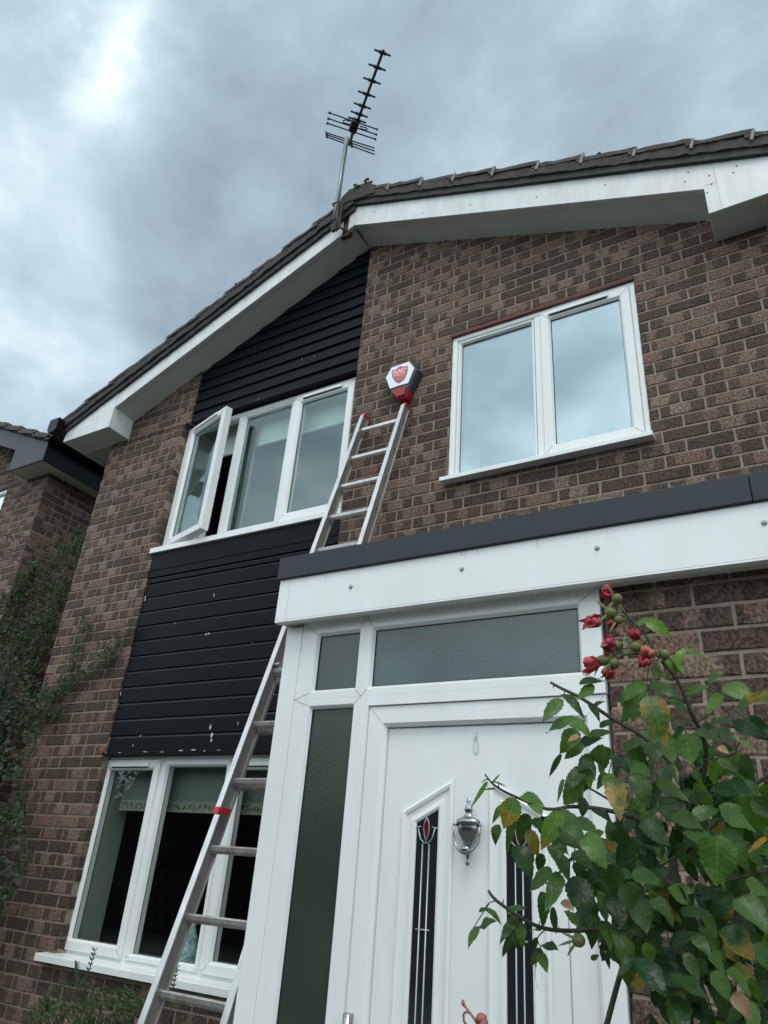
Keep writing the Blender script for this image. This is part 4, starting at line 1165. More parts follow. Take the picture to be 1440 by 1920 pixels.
mb.build('underline', LETTER, fp)
mb = MB(); mb.prism([A(650, 740), A(680, 715), A(745, 710), A(745, 775), A(710, 800), A(655, 795)], 3.254, 3.2553); mb.m = 1
mb.prism([A(690, 735), A(720, 730), A(715, 775), A(690, 780)], 3.2532, 3.254); mb.build('emblem', [SHIELDL, LEAD], fp)

# ------------------------------------------------------------------ antenna
ant = thing('tv_antenna', 'dark television aerial with many crossbars on a pole above the roof ridge', 'antenna', (-2.59, 3.05, 4.5))
mt = at(650, 262, 3.02); mlow = at(635, 420, 3.02)
mb = MB(); mb.tube([(mt.x, 3.02, mlow.z-.05), (mt.x, 3.02, mt.z+.02)], .019, 12); mast = mb.build('mast', GALV, ant)
mb = MB()
for z in (mlow.z+.05, mlow.z+.24): 
    mb.tube([(mt.x-.03, 3.0, z), (mt.x+.03, 3.0, z)], .008, 6); mb.tube([(mt.x-.03, 3.0, z), (mt.x-.03, 3.10, z-.01)], .006, 6)
mb.box(mt.x-.035, mt.x+.035, 3.042, 3.052, mlow.z-.02, mlow.z+.28)
mb.tube([(mt.x, 3.05, mlow.z+.24), (-2.57, 3.14, APZ+.12)], .008, 6)
mb.tube([(mt.x, 3.05, mlow.z+.05), (-2.55, 3.14, APZ-.02)], .008, 6)
mb.box(-2.60, -2.53, 3.132, 3.139, APZ-.06, APZ+.2)
mb.build('bracket', RUST, ant)
HB = mt.z+.03
def Bp(x, y): 
    c = atH(560+x/4.8, 60+y/4.8, HB); return c
b0 = Bp(455, 1010); b1 = Bp(755, 185)
bd = (b1-b0).normalized(); 
mb = MB(); mb.tube([b0, b1+bd*.02], .011, 10); boom = mb.build('boom', DARKM, ant)
for (xa, ya, xb, yb) in [(680, 158, 828, 215), (628, 288, 783, 347), (580, 410, 738, 468), (534, 532, 690, 587), (495, 638, 650, 692), (467, 712, 622, 767), (445, 766, 606, 818)]:
    p, q = Bp(xa, ya), Bp(xb, yb); mb = MB(); mb.tube([p, q], .0075, 8)
    mid = (p+q)/2; e = (q-p).normalized(); mb.tube([mid-e*.030, mid+e*.030], .0125, 8)
    mb.build('director', DARKM, ant)
mb = MB()
for (pts) in ([(465, 805), (420, 790), (398, 800), (400, 815), (460, 835)], [(550, 850), (600, 858), (620, 875), (610, 885), (545, 868)]):
    mb.tube([Bp(*p) for p in pts], .0055, 6)
mb.build('dipole', DARKM, ant)
c = Bp(500, 840); mb = MB(); mb.box(-.034, .034, -.055, .055, -.035, .030); 
ang2 = math.atan2(bd.y, bd.x)-math.pi/2
for q in range(len(mb.v)):
    v_ = mb.v[q]; mb.v[q] = Vector((c.x+v_.x*math.cos(ang2)-v_.y*math.sin(ang2), c.y+v_.x*math.sin(ang2)+v_.y*math.cos(ang2), c.z+v_.z))
mb.build('junction_box', DARKM, ant, bevel=.012)
def bpz(x, y, dz):
    return atH(560+x/4.8, 60+y/4.8, HB+dz)
for (xa, ya, xb, yb, dz) in [(278, 728, 705, 876, .09), (268, 780, 698, 922, .03), (260, 822, 690, 965, -.05), (250, 908, 683, 1045, .06), (252, 925, 685, 1072, 0), (255, 945, 685, 1102, -.06)]:
    p, q = bpz(xa, ya, dz), bpz(xb, yb, dz); mb = MB(); mb.tube([p, q], .0055, 8); mb.ball(p, .012, n=8, m=5)
    if ya < 900: mb.ball(q, .011, n=8, m=5)
    mb.build('reflector_bar', DARKM, ant)
mb = MB(); p, q = bpz(490, 830, .09), bpz(480, 1030, -.06)
mb.tube([bpz(500, 810, .09), bpz(485, 900, -.05), bpz(470, 960, .06), bpz(480, 1035, -.06)], .010, 8); mb.build('reflector_spine', DARKM, ant)
mb = MB(); mb.tube([bpz(500, 870, -.03), bpz(480, 960, -.1), (mt.x+.03, 3.0, mt.z-.12), (mt.x+.024, 2.998, mt.z-.3), (mt.x+.022, 2.998, mlow.z+.2), (mt.x+.0, 3.0, mlow.z)], .0045, 6)
mb.tube([(mt.x-.01, 2.99, mlow.z+.1), (mt.x+.05, 3.0, mlow.z+.03), (mt.x+.06, 3.03, mlow.z-.03), (mt.x+.01, 3.0, mlow.z-.08)], .005, 6)
mb.build('cable', CABLE, ant)

# ------------------------------------------------------------------ neighbouring house
nb = thing('brick_house', 'neighbouring brown brick house with black eaves box at the left edge', 'house', (-7.5, 3.66, -1.6))
ND = 3.66; NX = -6.47; NF = 3.44
NWX = at(9, 930, ND).x; NWZ = at(8, 917, ND).z
brickwork('brick_wall', nb, -9.6, NX, -1.6, 4.6, front(ND), [(-9.2, NWX, 2.3, NWZ)], lambda x: 3.58+.43*(-6.29-x), seed=31)
brickwork('side_wall', nb, ND+.003, 6.2, -1.6, 3.52, lambda u, n, z: (NX+n, u, z), [], None, seed=33)
mb = MB(); mb.ring(-9.2, NWX, 2.3, NWZ, frameprof(ND+.02, .05)); nw = mb.build('window', [UPVC, SEAM], nb)
pane(nw, -9.15, NWX-.05, 2.35, NWZ-.05, ND+.04, GL_D)
def zn(x): return 3.712+.43*(-6.29-x)
mb = MB(); mb.prism([(-6.29, 3.50), (-6.29, zn(-6.29)), (-6.855, zn(-6.855)), (-6.855, 3.50)], NF, NF+.012)
mb.prism([(-6.8555, zn(-6.8555)-.20), (-8.6, zn(-8.6)-.20), (-8.6, zn(-8.6)), (-6.8555, zn(-6.8555))], NF-.001, NF+.011)
mb.box(-6.90, -6.8, NF-.004, NF+.002, 3.50, 3.505)
ngf = mb.build('bargeboard', mat('grey_bargeboard', (.032, .036, .043), .45, spec=.3), nb, bevel=.003)
mb = MB(); mb.box(-6.292, -6.278, NF-.001, 7.5, 3.49, 3.715); mb.box(-6.87, -6.278, NF-.003, NF-.001+.012, 3.488, 3.4995); mb.build('eaves_fascia', BLACKP, nb, bevel=.002)
mb = MB(); mb.box(-6.84, -6.295, NF+.013, ND+.01, 3.502, 3.512); mb.box(NX+.0, -6.295, ND+.0101, 7.5, 3.502, 3.512); mb.m = 1; mb.box(-6.62, -6.617, NF+.014, ND, 3.5, 3.5035)
mb.build('soffit', [mat('cream_soffit', (.44, .43, .38), .6), SEAM], nb)
mb = MB(); mb.box(-6.86, -6.84, NF+.013, ND, 3.502, 3.8); mb.build('eaves_cheek', mat('grey_cheek', (.05, .054, .062), .42), nb)
mb = MB(); gpn = [(-6.277+.055+.055*math.cos(a), 3.745+.055*math.sin(a)) for a in [math.pi+math.pi*i/10 for i in range(11)]]
mb.prism(gpn, NF-.05, 7.5); mb.build('gutter', BLACKP, nb)
mb = MB()
rr = random.Random(5)
for i in range(8):
    xa, xb = -6.20-.30*i, -6.20-.30*(i+1)-.04
    pts = []
    n = 6
    for k in range(n+1):
        x = xa+(xb-xa)*k/n; pts.append((x, zn(x)+.085-.035*k/n+rr.uniform(-.004, .004)))
    low = [(x, z-.055) for x, z in pts[::-1]]
    mb.prism(pts+low, NF-.05, 7.5)
nr = mb.build('roof', TILE, nb)
mb = MB(); mb.prism([(-6.29, zn(-6.29)+.001), (-6.29, zn(-6.29)+.035), (-8.6, zn(-8.6)+.035), (-8.6, zn(-8.6)+.001)], NF-.03, NF+.3); mb.build('undercloak', UNDERC, nr)

# ------------------------------------------------------------------ foliage helpers
def leaf(mb, base, tip, w, nrm, hue=0, spot=0, serr=True, curl=.15, fold=.35, k=7):
    """one leaflet from base to tip, pointed oval, folded along its midrib, serrated rim"""
    base, tip = Vector(base), Vector(tip); ax = tip-base; L_ = ax.length
    if L_ < 1e-5: return
    d = ax/L_; nrm = (Vector(nrm)-d*Vector(nrm).dot(d))
    nrm = nrm.normalized() if nrm.length > 1e-4 else d.orthogonal().normalized()
    sd = d.cross(nrm); vs = []; cs_ = []
    ph = random.uniform(0, 6.28); wv = random.uniform(.02, .09) if serr else .02
    for i in range(k+1):
        t = i/k
        prof = (math.sin(math.pi*min(1, t**.82))**.75)*(1-.25*t) if 0 < t < 1 else 0
        hw = w/2*prof
        z = -curl*L_*(t*t)+curl*.3*L_*t
        c_ = base+d*(L_*t)+nrm*z
        for sgn in (-1, 0, 1):
            j = 1+(random.uniform(-.08, .08)+(.055 if i % 2 else -.055) if serr and sgn else 0)
            off = hw*sgn*j
            vs.append(c_+sd*off+nrm*(abs(off)*fold)+nrm*((random.uniform(-.02, .02)+wv*math.sin(t*8+ph+sgn))*w if sgn else 0)-d*(abs(sgn)*.03*L_ if 0 < i < k else 0))
            cs_.append((hue, spot+(.16*t if spot > .25 else 0)+(.06 if sgn and spot > .2 else 0), .0 if sgn == 0 else 1.0, t))
    fs = []
    for i in range(k):
        for s_ in (0, 1):
            a = i*3+s_; fs.append((a, a+1, a+4, a+3))
    mb.add(vs, fs, True, cs_)
def inpoly(x, y, poly):
    c = False; j = len(poly)-1
    for i in range(len(poly)):
        xi, yi = poly[i]; xj, yj = poly[j]
        if (yi > y) != (yj > y) and x < (xj-xi)*(y-yi)/(yj-yi)+xi: c = not c
        j = i
    return c
def rnd_in(poly, rn):
    xs = [p[0] for p in poly]; ys = [p[1] for p in poly]
    while True:
        x, y = rn.uniform(min(xs), max(xs)), rn.uniform(min(ys), max(ys))
        if inpoly(x, y, poly): return x, y

# ------------------------------------------------------------------ rose bush (near the door)
rose = thing('rose_bush', 'large rose bush with faded red blooms and spotted leaves beside the front door', 'rose bush', (-.25, 1.2, -1.6))
def E(x, y, D): return at(860+x/2.2328, 1060+y/2.2328, D)
st = MB()
def cane(pts, r0_, r1_, prick=True):
    P_ = [E(*p) for p in pts]
    # smooth the polyline a little
    Q = []
    for i in range(len(P_)-1):
        for s in range(4):
            t = s/4; a = P_[max(i-1, 0)]; b_ = P_[i]; c_ = P_[i+1]; d_ = P_[min(i+2, len(P_)-1)]
            Q.append(.5*((2*b_)+(c_-a)*t+(2*a-5*b_+4*c_-d_)*t*t+(3*b_-a-3*c_+d_)*t**3))
    r0_ *= .72; r1_ *= .62; Q.append(P_[-1]); st.tube(Q, r0_, 8, r1_)
    if prick:
        for i in range(2, len(Q)-2, 3):
            d = (Q[i+1]-Q[i]).normalized(); o = d.orthogonal().normalized(); o.rotate(Matrix.Rotation(random.uniform(0, 6.28), 3, d))
            st.tube([Q[i], Q[i]+o*.009-d*.002], .0016, 5, .0002)
    return Q
cane([(700, 205, 1.12), (760, 265, 1.12), (800, 320, 1.12), (850, 400, 1.12), (900, 460, 1.13), (940, 530, 1.14), (970, 610, 1.15), (1010, 690, 1.17), (1035, 780, 1.2), (1020, 900, 1.22), (960, 1050, 1.24), (900, 1250, 1.26), (905, 1400, 1.26), (930, 1560, 1.26), (920, 1750, 1.26), (900, 2100, 1.25)], .0026, .008)
cane([(890, 1180, 1.25), (905, 1330, 1.25), (920, 1540, 1.25), (950, 1800, 1.24), (960, 2150, 1.24)], .009, .015)
cane([(385, 490, 1.18), (430, 515, 1.18), (520, 560, 1.18), (640, 640, 1.19), (780, 725, 1.2), (900, 850, 1.22), (960, 1000, 1.24)], .0032, .006)
cane([(110, 875, 1.1), (150, 920, 1.1), (230, 965, 1.11), (370, 1020, 1.13), (480, 1010, 1.15), (620, 1025, 1.18), (760, 1070, 1.2), (890, 1180, 1.25)], .0018, .0065)
cane([(125, 1362, 1.1), (160, 1405, 1.1), (270, 1480, 1.12), (360, 1520, 1.14), (480, 1530, 1.17), (600, 1520, 1.19), (720, 1490, 1.22), (900, 1420, 1.25)], .0030, .006)
cane([(1330, 850, 1.3), (1210, 945, 1.3), (1100, 1050, 1.28), (950, 1200, 1.26)], .004, .006)
cane([(940, 900, 1.22), (1050, 830, 1.22), (1160, 780, 1.24)], .005, .004)
cane([(600, 2000, 1.24), (680, 1700, 1.24), (740, 1540, 1.24), (840, 1390, 1.25)], .006, .005)
cane([(870, 1320, 1.25), (990, 1380, 1.22), (1100, 1330, 1.2), (1290, 1280, 1.2)], .006, .003)
cane([(480, 900, 1.16), (560, 940, 1.17), (660, 1000, 1.19)], .0018, .003)
cane([(800, 400, 1.12), (790, 470, 1.12), (785, 540, 1.12)], .0012, .0012, False)
cane([(470, 650, 1.15), (540, 690, 1.17)], .0018, .002, False)
cane([(110, 1435, 1.09), (130, 1412, 1.09), (160, 1405, 1.1)], .001, .0014, False)
cane([(60, 1520, 1.09), (105, 1450, 1.09), (130, 1412, 1.09)], .001, .0014, False)
cane([(502, 1570, 1.15), (495, 1545, 1.15), (470, 1530, 1.16)], .0012, .0014, False)
cane([(345, 1600, 1.13), (330, 1560, 1.13), (370, 1520, 1.14)], .0012, .0014, False)
cane([(320, 1680, 1.12), (345, 1600, 1.13)], .0012, .0012, False)
cane([(620, 1600, 1.17), (580, 1540, 1.18)], .0012, .0014, False)
cane([(660, 555, 1.13), (735, 590, 1.13), (800, 560, 1.13)], .001, .001, False)
cane([(950, 540, 1.13), (1040, 505, 1.13), (1110, 540, 1.13), (1190, 570, 1.12)], .0012, .0012, False)
cane([(990, 660, 1.16), (1060, 620, 1.14), (1100, 555, 1.13)], .0012, .0012, False)
st.build('stem', BARK, rose)
gs = MB()
def gst(pts, r): gs.tube([E(*p) for p in pts], r, 6)
gst([(663, 150, 1.11), (690, 190, 1.11), (705, 215, 1.12)], .0016); gst([(640, 205, 1.11), (680, 208, 1.11), (705, 215, 1.12)], .0014)
gst([(665, 235, 1.11), (690, 225, 1.11), (705, 215, 1.12)], .0013); gst([(655, 340, 1.11), (700, 350, 1.11), (760, 345, 1.12), (810, 345, 1.12)], .0015)
gst([(650, 400, 1.11), (690, 375, 1.11), (770, 368, 1.12), (830, 372, 1.12)], .0017); gst([(610, 395, 1.11), (650, 385, 1.11), (700, 375, 1.11)], .0014)
gst([(862, 375, 1.12), (850, 400, 1.12)], .0013)
gs.build('stalk', GSTEM, rose)
def petals(x, y, D, size, elong, ang_, m, seed, kind='wilt'):
    size *= .86
    rr = random.Random(seed); random.seed(seed); mb = MB(); c = E(x, y, D)
    ax = E(x+math.cos(ang_)*50, y-math.sin(ang_)*50, D)-c; ax.normalize()
    N_ = 15 if kind == 'wilt' else 6
    for i in range(N_):
        a = 6.28*i*.38+rr.uniform(-.5, .5)
        o = ax.orthogonal().normalized(); o.rotate(Matrix.Rotation(a, 3, ax))
        s_ = size*rr.uniform(.7, 1.1)
        b_ = c-ax*s_*.45*elong+o*s_*.08
        t_ = c+ax*s_*((.5 if kind == 'bud' else .34)*elong+rr.uniform(-.15, .15))+o*s_*rr.uniform(.05, .42)+Vector((rr.uniform(-.2, .2)*s_, rr.uniform(-.2, .2)*s_, -s_*rr.uniform(0, .3)))
        leaf(mb, b_, t_, s_*rr.uniform(.5, 1.0), o+Vector((rr.uniform(-.6, .6), rr.uniform(-.6, .6), rr.uniform(-.6, .6))), rr.random()**1.5, rr.uniform(0, .45), True, rr.uniform(-.3, .5), rr.uniform(-.5, .9), 6)
    for q in range(3):
        n0 = len(mb.c); mb.ball(c+Vector((rr.uniform(-.2, .2), rr.uniform(-.2, 0), rr.uniform(-.2, .2)))*size, size*rr.uniform(.24, .34), 1, 1, .9, 9, 7, .28)
        for w_ in range(n0, len(mb.c)): mb.c[w_] = (rr.random()**1.3, rr.uniform(0, .45), 1, rr.random())
    return mb.build('flower', m, rose, cattr='lf', recalc=False)
petals(620, 112, 1.11, .026, 1.0, 2.9, PETAL, 1); petals(558, 230, 1.11, .030, 1.35, 3.6, PETAL, 2, 'bud')
petals(640, 250, 1.11, .020, 1.0, 4.2, PETAL, 3); petals(732, 285, 1.11, .026, 1.2, 2.2, PETAL, 4, 'bud')
petals(628, 325, 1.10, .028, .9, 3.3, PETAL, 5); petals(793, 362, 1.10, .026, .9, 1.6, PETALO, 6)
petals(778, 398, 1.10, .024, 1.0, 4.0, PETAL, 7); petals(555, 415, 1.10, .028, 1.2, 3.8, PETAL, 8); petals(626, 455, 1.11, .022, 1.2, 4.5, PETAL, 9)
petals(622, 365, 1.11, .014, 1.0, 4.5, PETALO, 10)
random.seed(77)
for i, (x, y, r, sx) in enumerate([(663, 140, .0085, 1), (635, 200, .0098, 1.05), (668, 228, .007, 1), (660, 336, .0085, 1), (740, 342, .0085, 1), (605, 398, .0085, 1.5), (650, 410, .0088, 1), (862, 374, .0085, 1), (502, 1570, .0085, 1.1)]):
    mb = MB(); c = E(x, y, 1.108); mb.ball(c, r, sx, 1, 1, 14, 9)
    for k in range(5):
        a = random.uniform(0, 6.28); d = Vector((math.cos(a)*.5-.6, -.2, math.sin(a)*.6)).normalized()
        leaf(mb, c+d*r*.6, c+d*(r+.016+random.uniform(0, .01)), .004, (0, -1, .3), .5, 0, False, .4, .2, 4)
    mb.build('rose_hip', HIP, rose)
# hand placed leaflets: base x,y  tip x,y  width  hue spot depth
LV = [(785, 230, 892, 290, 60, .95, .05, 1.12), (750, 252, 792, 218, 30, .9, 0, 1.12), (945, 350, 1048, 388, 26, .85, 0, 1.12), (905, 440, 945, 325, 48, .9, 0, 1.12), (905, 462, 868, 385, 44, .75, 0, 1.13), (900, 400, 950, 445, 34, .9, 0, 1.12),
 (785, 500, 655, 562, 70, .5, .05, 1.08), (800, 490, 928, 542, 68, .3, 0, 1.10), (800, 545, 862, 738, 118, .45, .42, 1.0), (780, 520, 690, 640, 80, .55, .1, 1.10), (770, 560, 730, 640, 50, .8, .1, 1.12), (800, 440, 900, 475, 40, .55, 0, 1.12),
 (950, 540, 1048, 495, 60, .5, 0, 1.12), (1045, 480, 1118, 462, 52, .35, 0, 1.12), (1110, 505, 1245, 565, 90, .6, .05, 1.10), (1105, 540, 1035, 625, 60, .7, 0, 1.10), (1175, 605, 1330, 520, 120, .15, .38, .98), (880, 560, 960, 610, 50, .3, 0, 1.15),
 (950, 705, 975, 838, 115, .55, .08, 1.02), (1055, 655, 1152, 652, 50, .05, 0, 1.15), (1150, 660, 1272, 705, 66, .12, .05, 1.10), (985, 695, 1112, 732, 44, .2, 0, 1.12), (1165, 735, 1232, 748, 34, .8, 0, 1.12), (1060, 690, 1150, 700, 70, 0, 0, 1.22), (870, 720, 900, 830, 70, .4, .1, 1.08),
 (1080, 820, 1168, 855, 50, .35, .3, 1.08), (1090, 880, 1158, 868, 60, .1, 0, 1.15), (505, 495, 595, 472, 36, .35, 0, 1.15), (570, 505, 488, 560, 56, .75, .1, 1.14), (430, 540, 530, 605, 46, .15, 0, 1.16), (430, 560, 350, 655, 62, .45, 0, 1.12), (560, 590, 608, 562, 28, .3, 0, 1.16), (545, 580, 595, 640, 40, .2, .1, 1.16),
 (485, 635, 362, 698, 62, .6, .1, 1.12), (465, 655, 558, 702, 66, .7, .15, 1.13), (500, 690, 415, 785, 80, .6, .35, 1.10), (590, 668, 652, 658, 40, .3, 0, 1.16), (545, 715, 650, 690, 50, .3, 0, 1.15), (500, 760, 585, 715, 50, .15, 0, 1.15), (520, 745, 440, 805, 56, .15, 0, 1.14), (430, 790, 375, 888, 26, .2, 0, 1.13),
 (560, 790, 500, 862, 60, .1, 0, 1.15), (620, 760, 590, 865, 60, .05, 0, 1.16), (520, 850, 440, 942, 66, .1, 0, 1.14), (437, 895, 418, 975, 20, .2, 0, 1.13), (475, 925, 520, 990, 66, .7, .15, 1.14), (545, 880, 550, 930, 30, .8, .2, 1.15),
 (120, 905, 60, 1000, 20, .5, 0, 1.10), (130, 905, 205, 915, 12, .4, 0, 1.10), (120, 895, 92, 905, 8, .3, 0, 1.10), (140, 910, 175, 872, 9, .3, 0, 1.1), (155, 935, 100, 940, 10, .4, 0, 1.1), (265, 965, 348, 985, 56, .4, 0, 1.10), (240, 975, 185, 1105, 96, .5, .40, 1.04), (180, 1005, 143, 1072, 30, .3, .1, 1.1), (235, 1050, 195, 1215, 40, .15, .2, 1.10), (290, 1040, 250, 1165, 70, .05, 0, 1.13), (165, 1085, 148, 1168, 46, .1, 0, 1.12),
 (300, 1000, 350, 1050, 60, .6, .2, 1.1), (310, 1060, 350, 1110, 50, .3, .1, 1.12), (430, 1030, 335, 1190, 84, .75, .33, 1.04), (415, 1035, 520, 1135, 96, .25, 0, 1.05), (290, 1110, 335, 1210, 60, .3, .5, 1.09), (240, 1175, 315, 1300, 96, .12, .05, 1.06), (390, 1165, 430, 1255, 76, .1, 0, 1.12), (400, 1125, 545, 1195, 88, .22, 0, 1.08), (530, 1125, 610, 1245, 104, .30, .22, 1.04), (470, 1060, 590, 1120, 70, .2, 0, 1.1),
 (385, 1265, 295, 1368, 62, .28, 0, 1.08), (420, 1290, 375, 1425, 72, .35, .05, 1.06), (350, 1365, 362, 1515, 56, .3, .08, 1.10), (395, 1430, 402, 1545, 34, .15, 0, 1.12), (420, 1210, 460, 1300, 60, .1, 0, 1.14), (480, 1200, 560, 1260, 60, .1, 0, 1.14),
 (650, 890, 672, 1048, 92, .3, .42, 1.04), (735, 875, 800, 1010, 96, .35, .12, 1.05), (620, 880, 650, 960, 60, .4, .4, 1.1), (720, 830, 800, 870, 60, .5, .1, 1.12), (690, 760, 770, 730, 60, .15, 0, 1.13), (780, 740, 850, 800, 70, .05, 0, 1.15), (640, 800, 720, 870, 60, .1, 0, 1.15), (760, 1075, 890, 1165, 96, .2, 0, 1.04),
 (840, 1005, 945, 985, 60, .2, 0, 1.1), (830, 900, 930, 950, 60, .3, 0, 1.12), (880, 830, 925, 905, 40, .3, .42, 1.1), (900, 1035, 1010, 1095, 76, .18, 0, 1.08), (980, 1060, 1090, 1000, 70, .2, 0, 1.10), (1090, 1005, 1250, 1110, 110, .25, 0, 1.03), (950, 1110, 1095, 1190, 96, .15, .15, 1.06), (1085, 1130, 1080, 1345, 160, .40, .18, .95), (1100, 1115, 1225, 1250, 110, .15, 0, 1.04),
 (1290, 1140, 1215, 1190, 26, 1, .6, 1.08), (1260, 1180, 1330, 1210, 80, .3, 0, 1.1), (960, 1000, 1050, 940, 70, .1, 0, 1.14), (1060, 930, 1160, 960, 70, .15, 0, 1.14), (1150, 900, 1230, 970, 60, .3, .1, 1.14), (1230, 980, 1330, 1060, 80, .2, 0, 1.12),
 (660, 1255, 620, 1380, 96, .05, 0, 1.08), (730, 1280, 845, 1335, 88, .15, 0, 1.06), (690, 1330, 730, 1470, 84, .1, 0, 1.06), (460, 1320, 575, 1425, 110, .05, 0, 1.10), (545, 1330, 640, 1290, 70, .08, 0, 1.12), (640, 1390, 680, 1500, 100, .02, 0, 1.12), (450, 1445, 505, 1515, 50, .4, .1, 1.12), (530, 1455, 560, 1520, 40, .3, 0, 1.13), (610, 1490, 640, 1600, 66, .2, 0, 1.12), (650, 1510, 690, 1610, 60, .25, 0, 1.12),
 (740, 1390, 790, 1545, 104, .03, 0, 1.08), (810, 1395, 890, 1470, 80, .08, 0, 1.10), (930, 1445, 1065, 1465, 60, .15, 0, 1.08), (1010, 1390, 1100, 1360, 60, .05, 0, 1.10), (1060, 1460, 1170, 1380, 66, .12, 0, 1.06), (1200, 1330, 1310, 1375, 80, .25, 0, 1.04), (1165, 1395, 1300, 1540, 130, .18, 0, 1.0), (1100, 1520, 1250, 1650, 126, .08, .40, .98),
 (890, 1590, 1000, 1530, 60, .1, 0, 1.08), (985, 1550, 1055, 1630, 60, .2, 0, 1.08), (735, 1650, 880, 1800, 110, .03, 0, 1.06), (740, 1630, 662, 1715, 40, .2, 0, 1.08), (780, 1580, 820, 1670, 60, .75, 0, 1.10), (880, 1720, 1040, 1810, 90, .1, .05, 1.04), (1065, 1700, 1140, 1820, 76, .55, 0, 1.02), (1130, 1690, 1215, 1765, 60, .4, 0, 1.04), (950, 1620, 1010, 1740, 60, .1, 0, 1.08), (1060, 1620, 1110, 1700, 56, .2, .1, 1.05), (900, 1800, 960, 1900, 90, .1, .1, 1.05), (1220, 1600, 1330, 1700, 100, .02, 0, 1.05),
 (85, 1448, 118, 1432, 22, .3, 0, 1.09), (112, 1438, 168, 1455, 34, .3, 0, 1.09), (92, 1508, 148, 1482, 50, .35, .1, 1.09), (88, 1512, 35, 1608, 46, .45, .15, 1.09), (200, 1452, 275, 1422, 40, .25, 0, 1.12), (245, 1462, 172, 1572, 44, .2, 0, 1.13), (255, 1490, 268, 1610, 50, .3, 0, 1.13), (225, 1540, 180, 1642, 34, .15, 0, 1.13), (215, 1520, 250, 1610, 40, .2, 0, 1.14), (300, 1530, 345, 1520, 30, .15, 0, 1.13), (330, 1560, 298, 1622, 30, .1, 0, 1.13),
 (352, 1585, 418, 1612, 52, .25, 0, 1.12), (348, 1608, 300, 1672, 44, .05, 0, 1.12), (342, 1625, 372, 1705, 46, .25, 0, 1.12), (328, 1672, 308, 1768, 14, .1, 0, 1.12), (555, 1652, 588, 1632, 26, .45, 0, 1.16), (598, 1612, 635, 1665, 36, .2, 0, 1.16), (1140, 770, 1060, 720, 60, .05, 0, 1.2)]
fo = MB()
random.seed(21)
for x0_, y0_, x1_, y1_, w, hue, sp_, D_ in LV:
    b_ = E(x0_, y0_, D_+random.uniform(-.01, .02)); t_ = E(x1_, y1_, D_+random.uniform(-.035, .01)); c_ = (b_+t_)/2
    view = c_.normalized()
    nrm = (-view*random.uniform(.6, 1.0)+Vector((random.uniform(-.35, .35), 0, random.uniform(.25, .9))))
    wid = w/2.2328/FPX*c_.dot(fwd)*1.08
    leaf(fo, b_, t_, wid, nrm, max(0, min(1, hue*.85+random.uniform(-.12, .25))), sp_, True, random.uniform(-.05, .5), random.uniform(.02, .5), 15)
fo.build('foliage', ROSELEAF, rose, cattr='lf', recalc=False)
# the deeper leaves of the bush
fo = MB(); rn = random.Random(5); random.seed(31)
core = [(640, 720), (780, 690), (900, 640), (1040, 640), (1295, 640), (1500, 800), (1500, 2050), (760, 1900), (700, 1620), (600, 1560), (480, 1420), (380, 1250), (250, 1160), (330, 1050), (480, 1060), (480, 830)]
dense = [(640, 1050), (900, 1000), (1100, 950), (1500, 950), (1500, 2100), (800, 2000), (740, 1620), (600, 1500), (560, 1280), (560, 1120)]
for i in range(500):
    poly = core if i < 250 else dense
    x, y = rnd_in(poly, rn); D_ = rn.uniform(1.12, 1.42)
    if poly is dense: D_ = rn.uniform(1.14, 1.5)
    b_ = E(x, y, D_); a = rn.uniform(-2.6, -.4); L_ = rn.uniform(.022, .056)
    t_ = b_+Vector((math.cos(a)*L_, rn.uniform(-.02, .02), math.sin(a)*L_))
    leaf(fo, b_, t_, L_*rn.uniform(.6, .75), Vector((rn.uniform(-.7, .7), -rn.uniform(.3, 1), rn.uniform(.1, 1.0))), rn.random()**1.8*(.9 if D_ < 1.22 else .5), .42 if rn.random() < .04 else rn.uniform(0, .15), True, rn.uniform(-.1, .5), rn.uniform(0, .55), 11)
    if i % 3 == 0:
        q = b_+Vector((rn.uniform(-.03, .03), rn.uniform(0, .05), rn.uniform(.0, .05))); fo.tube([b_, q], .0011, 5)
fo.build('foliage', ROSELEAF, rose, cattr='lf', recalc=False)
dl = MB()
for x0_, y0_, x1_, y1_, w in [(505, 715, 458, 730, 26), (1085, 760, 1128, 782, 24), (420, 1070, 402, 1128, 40), (1150, 1790, 1225, 1895, 50), (432, 1405, 478, 1440, 26), (670, 570, 680, 625, 14)]:
    b_ = E(x0_, y0_, 1.07); t_ = E(x1_, y1_, 1.06); leaf(dl, b_, t_, w/2.2328/FPX*1.35, (0, -1, .5), .5, .2, True, .3, .4, 6)
dl.parts('withered_leaf', DRYLEAF, rose, cattr='lf', recalc=False)
# small red shoot in front of the door at the foot of the picture
sh_ = MB(); G = lambda x, y: at(740+x/4, 1440+y/4, 1.02)
sh_.tube([G(512, 1740), (G(530, 1790)), G(560, 1830), G(600, 1885), G(640, 1960), G(700, 2300)], .0012, 6, .002)
sh_.tube([G(560, 1835), G(530, 1830), G(515, 1850), G(520, 1900), G(560, 1960)], .0016, 6)
sh_.ball(G(650, 1880), .0068, 1.1, 1, .9, 10, 6, .08); sh_.ball(G(668, 1925), .007, .9, 1, 1.1, 10, 6, .08)
sh_.tube([G(512, 1740), G(505, 1770), G(525, 1792)], .0014, 5)
sh_.build('red_shoot', SHOOT, rose)

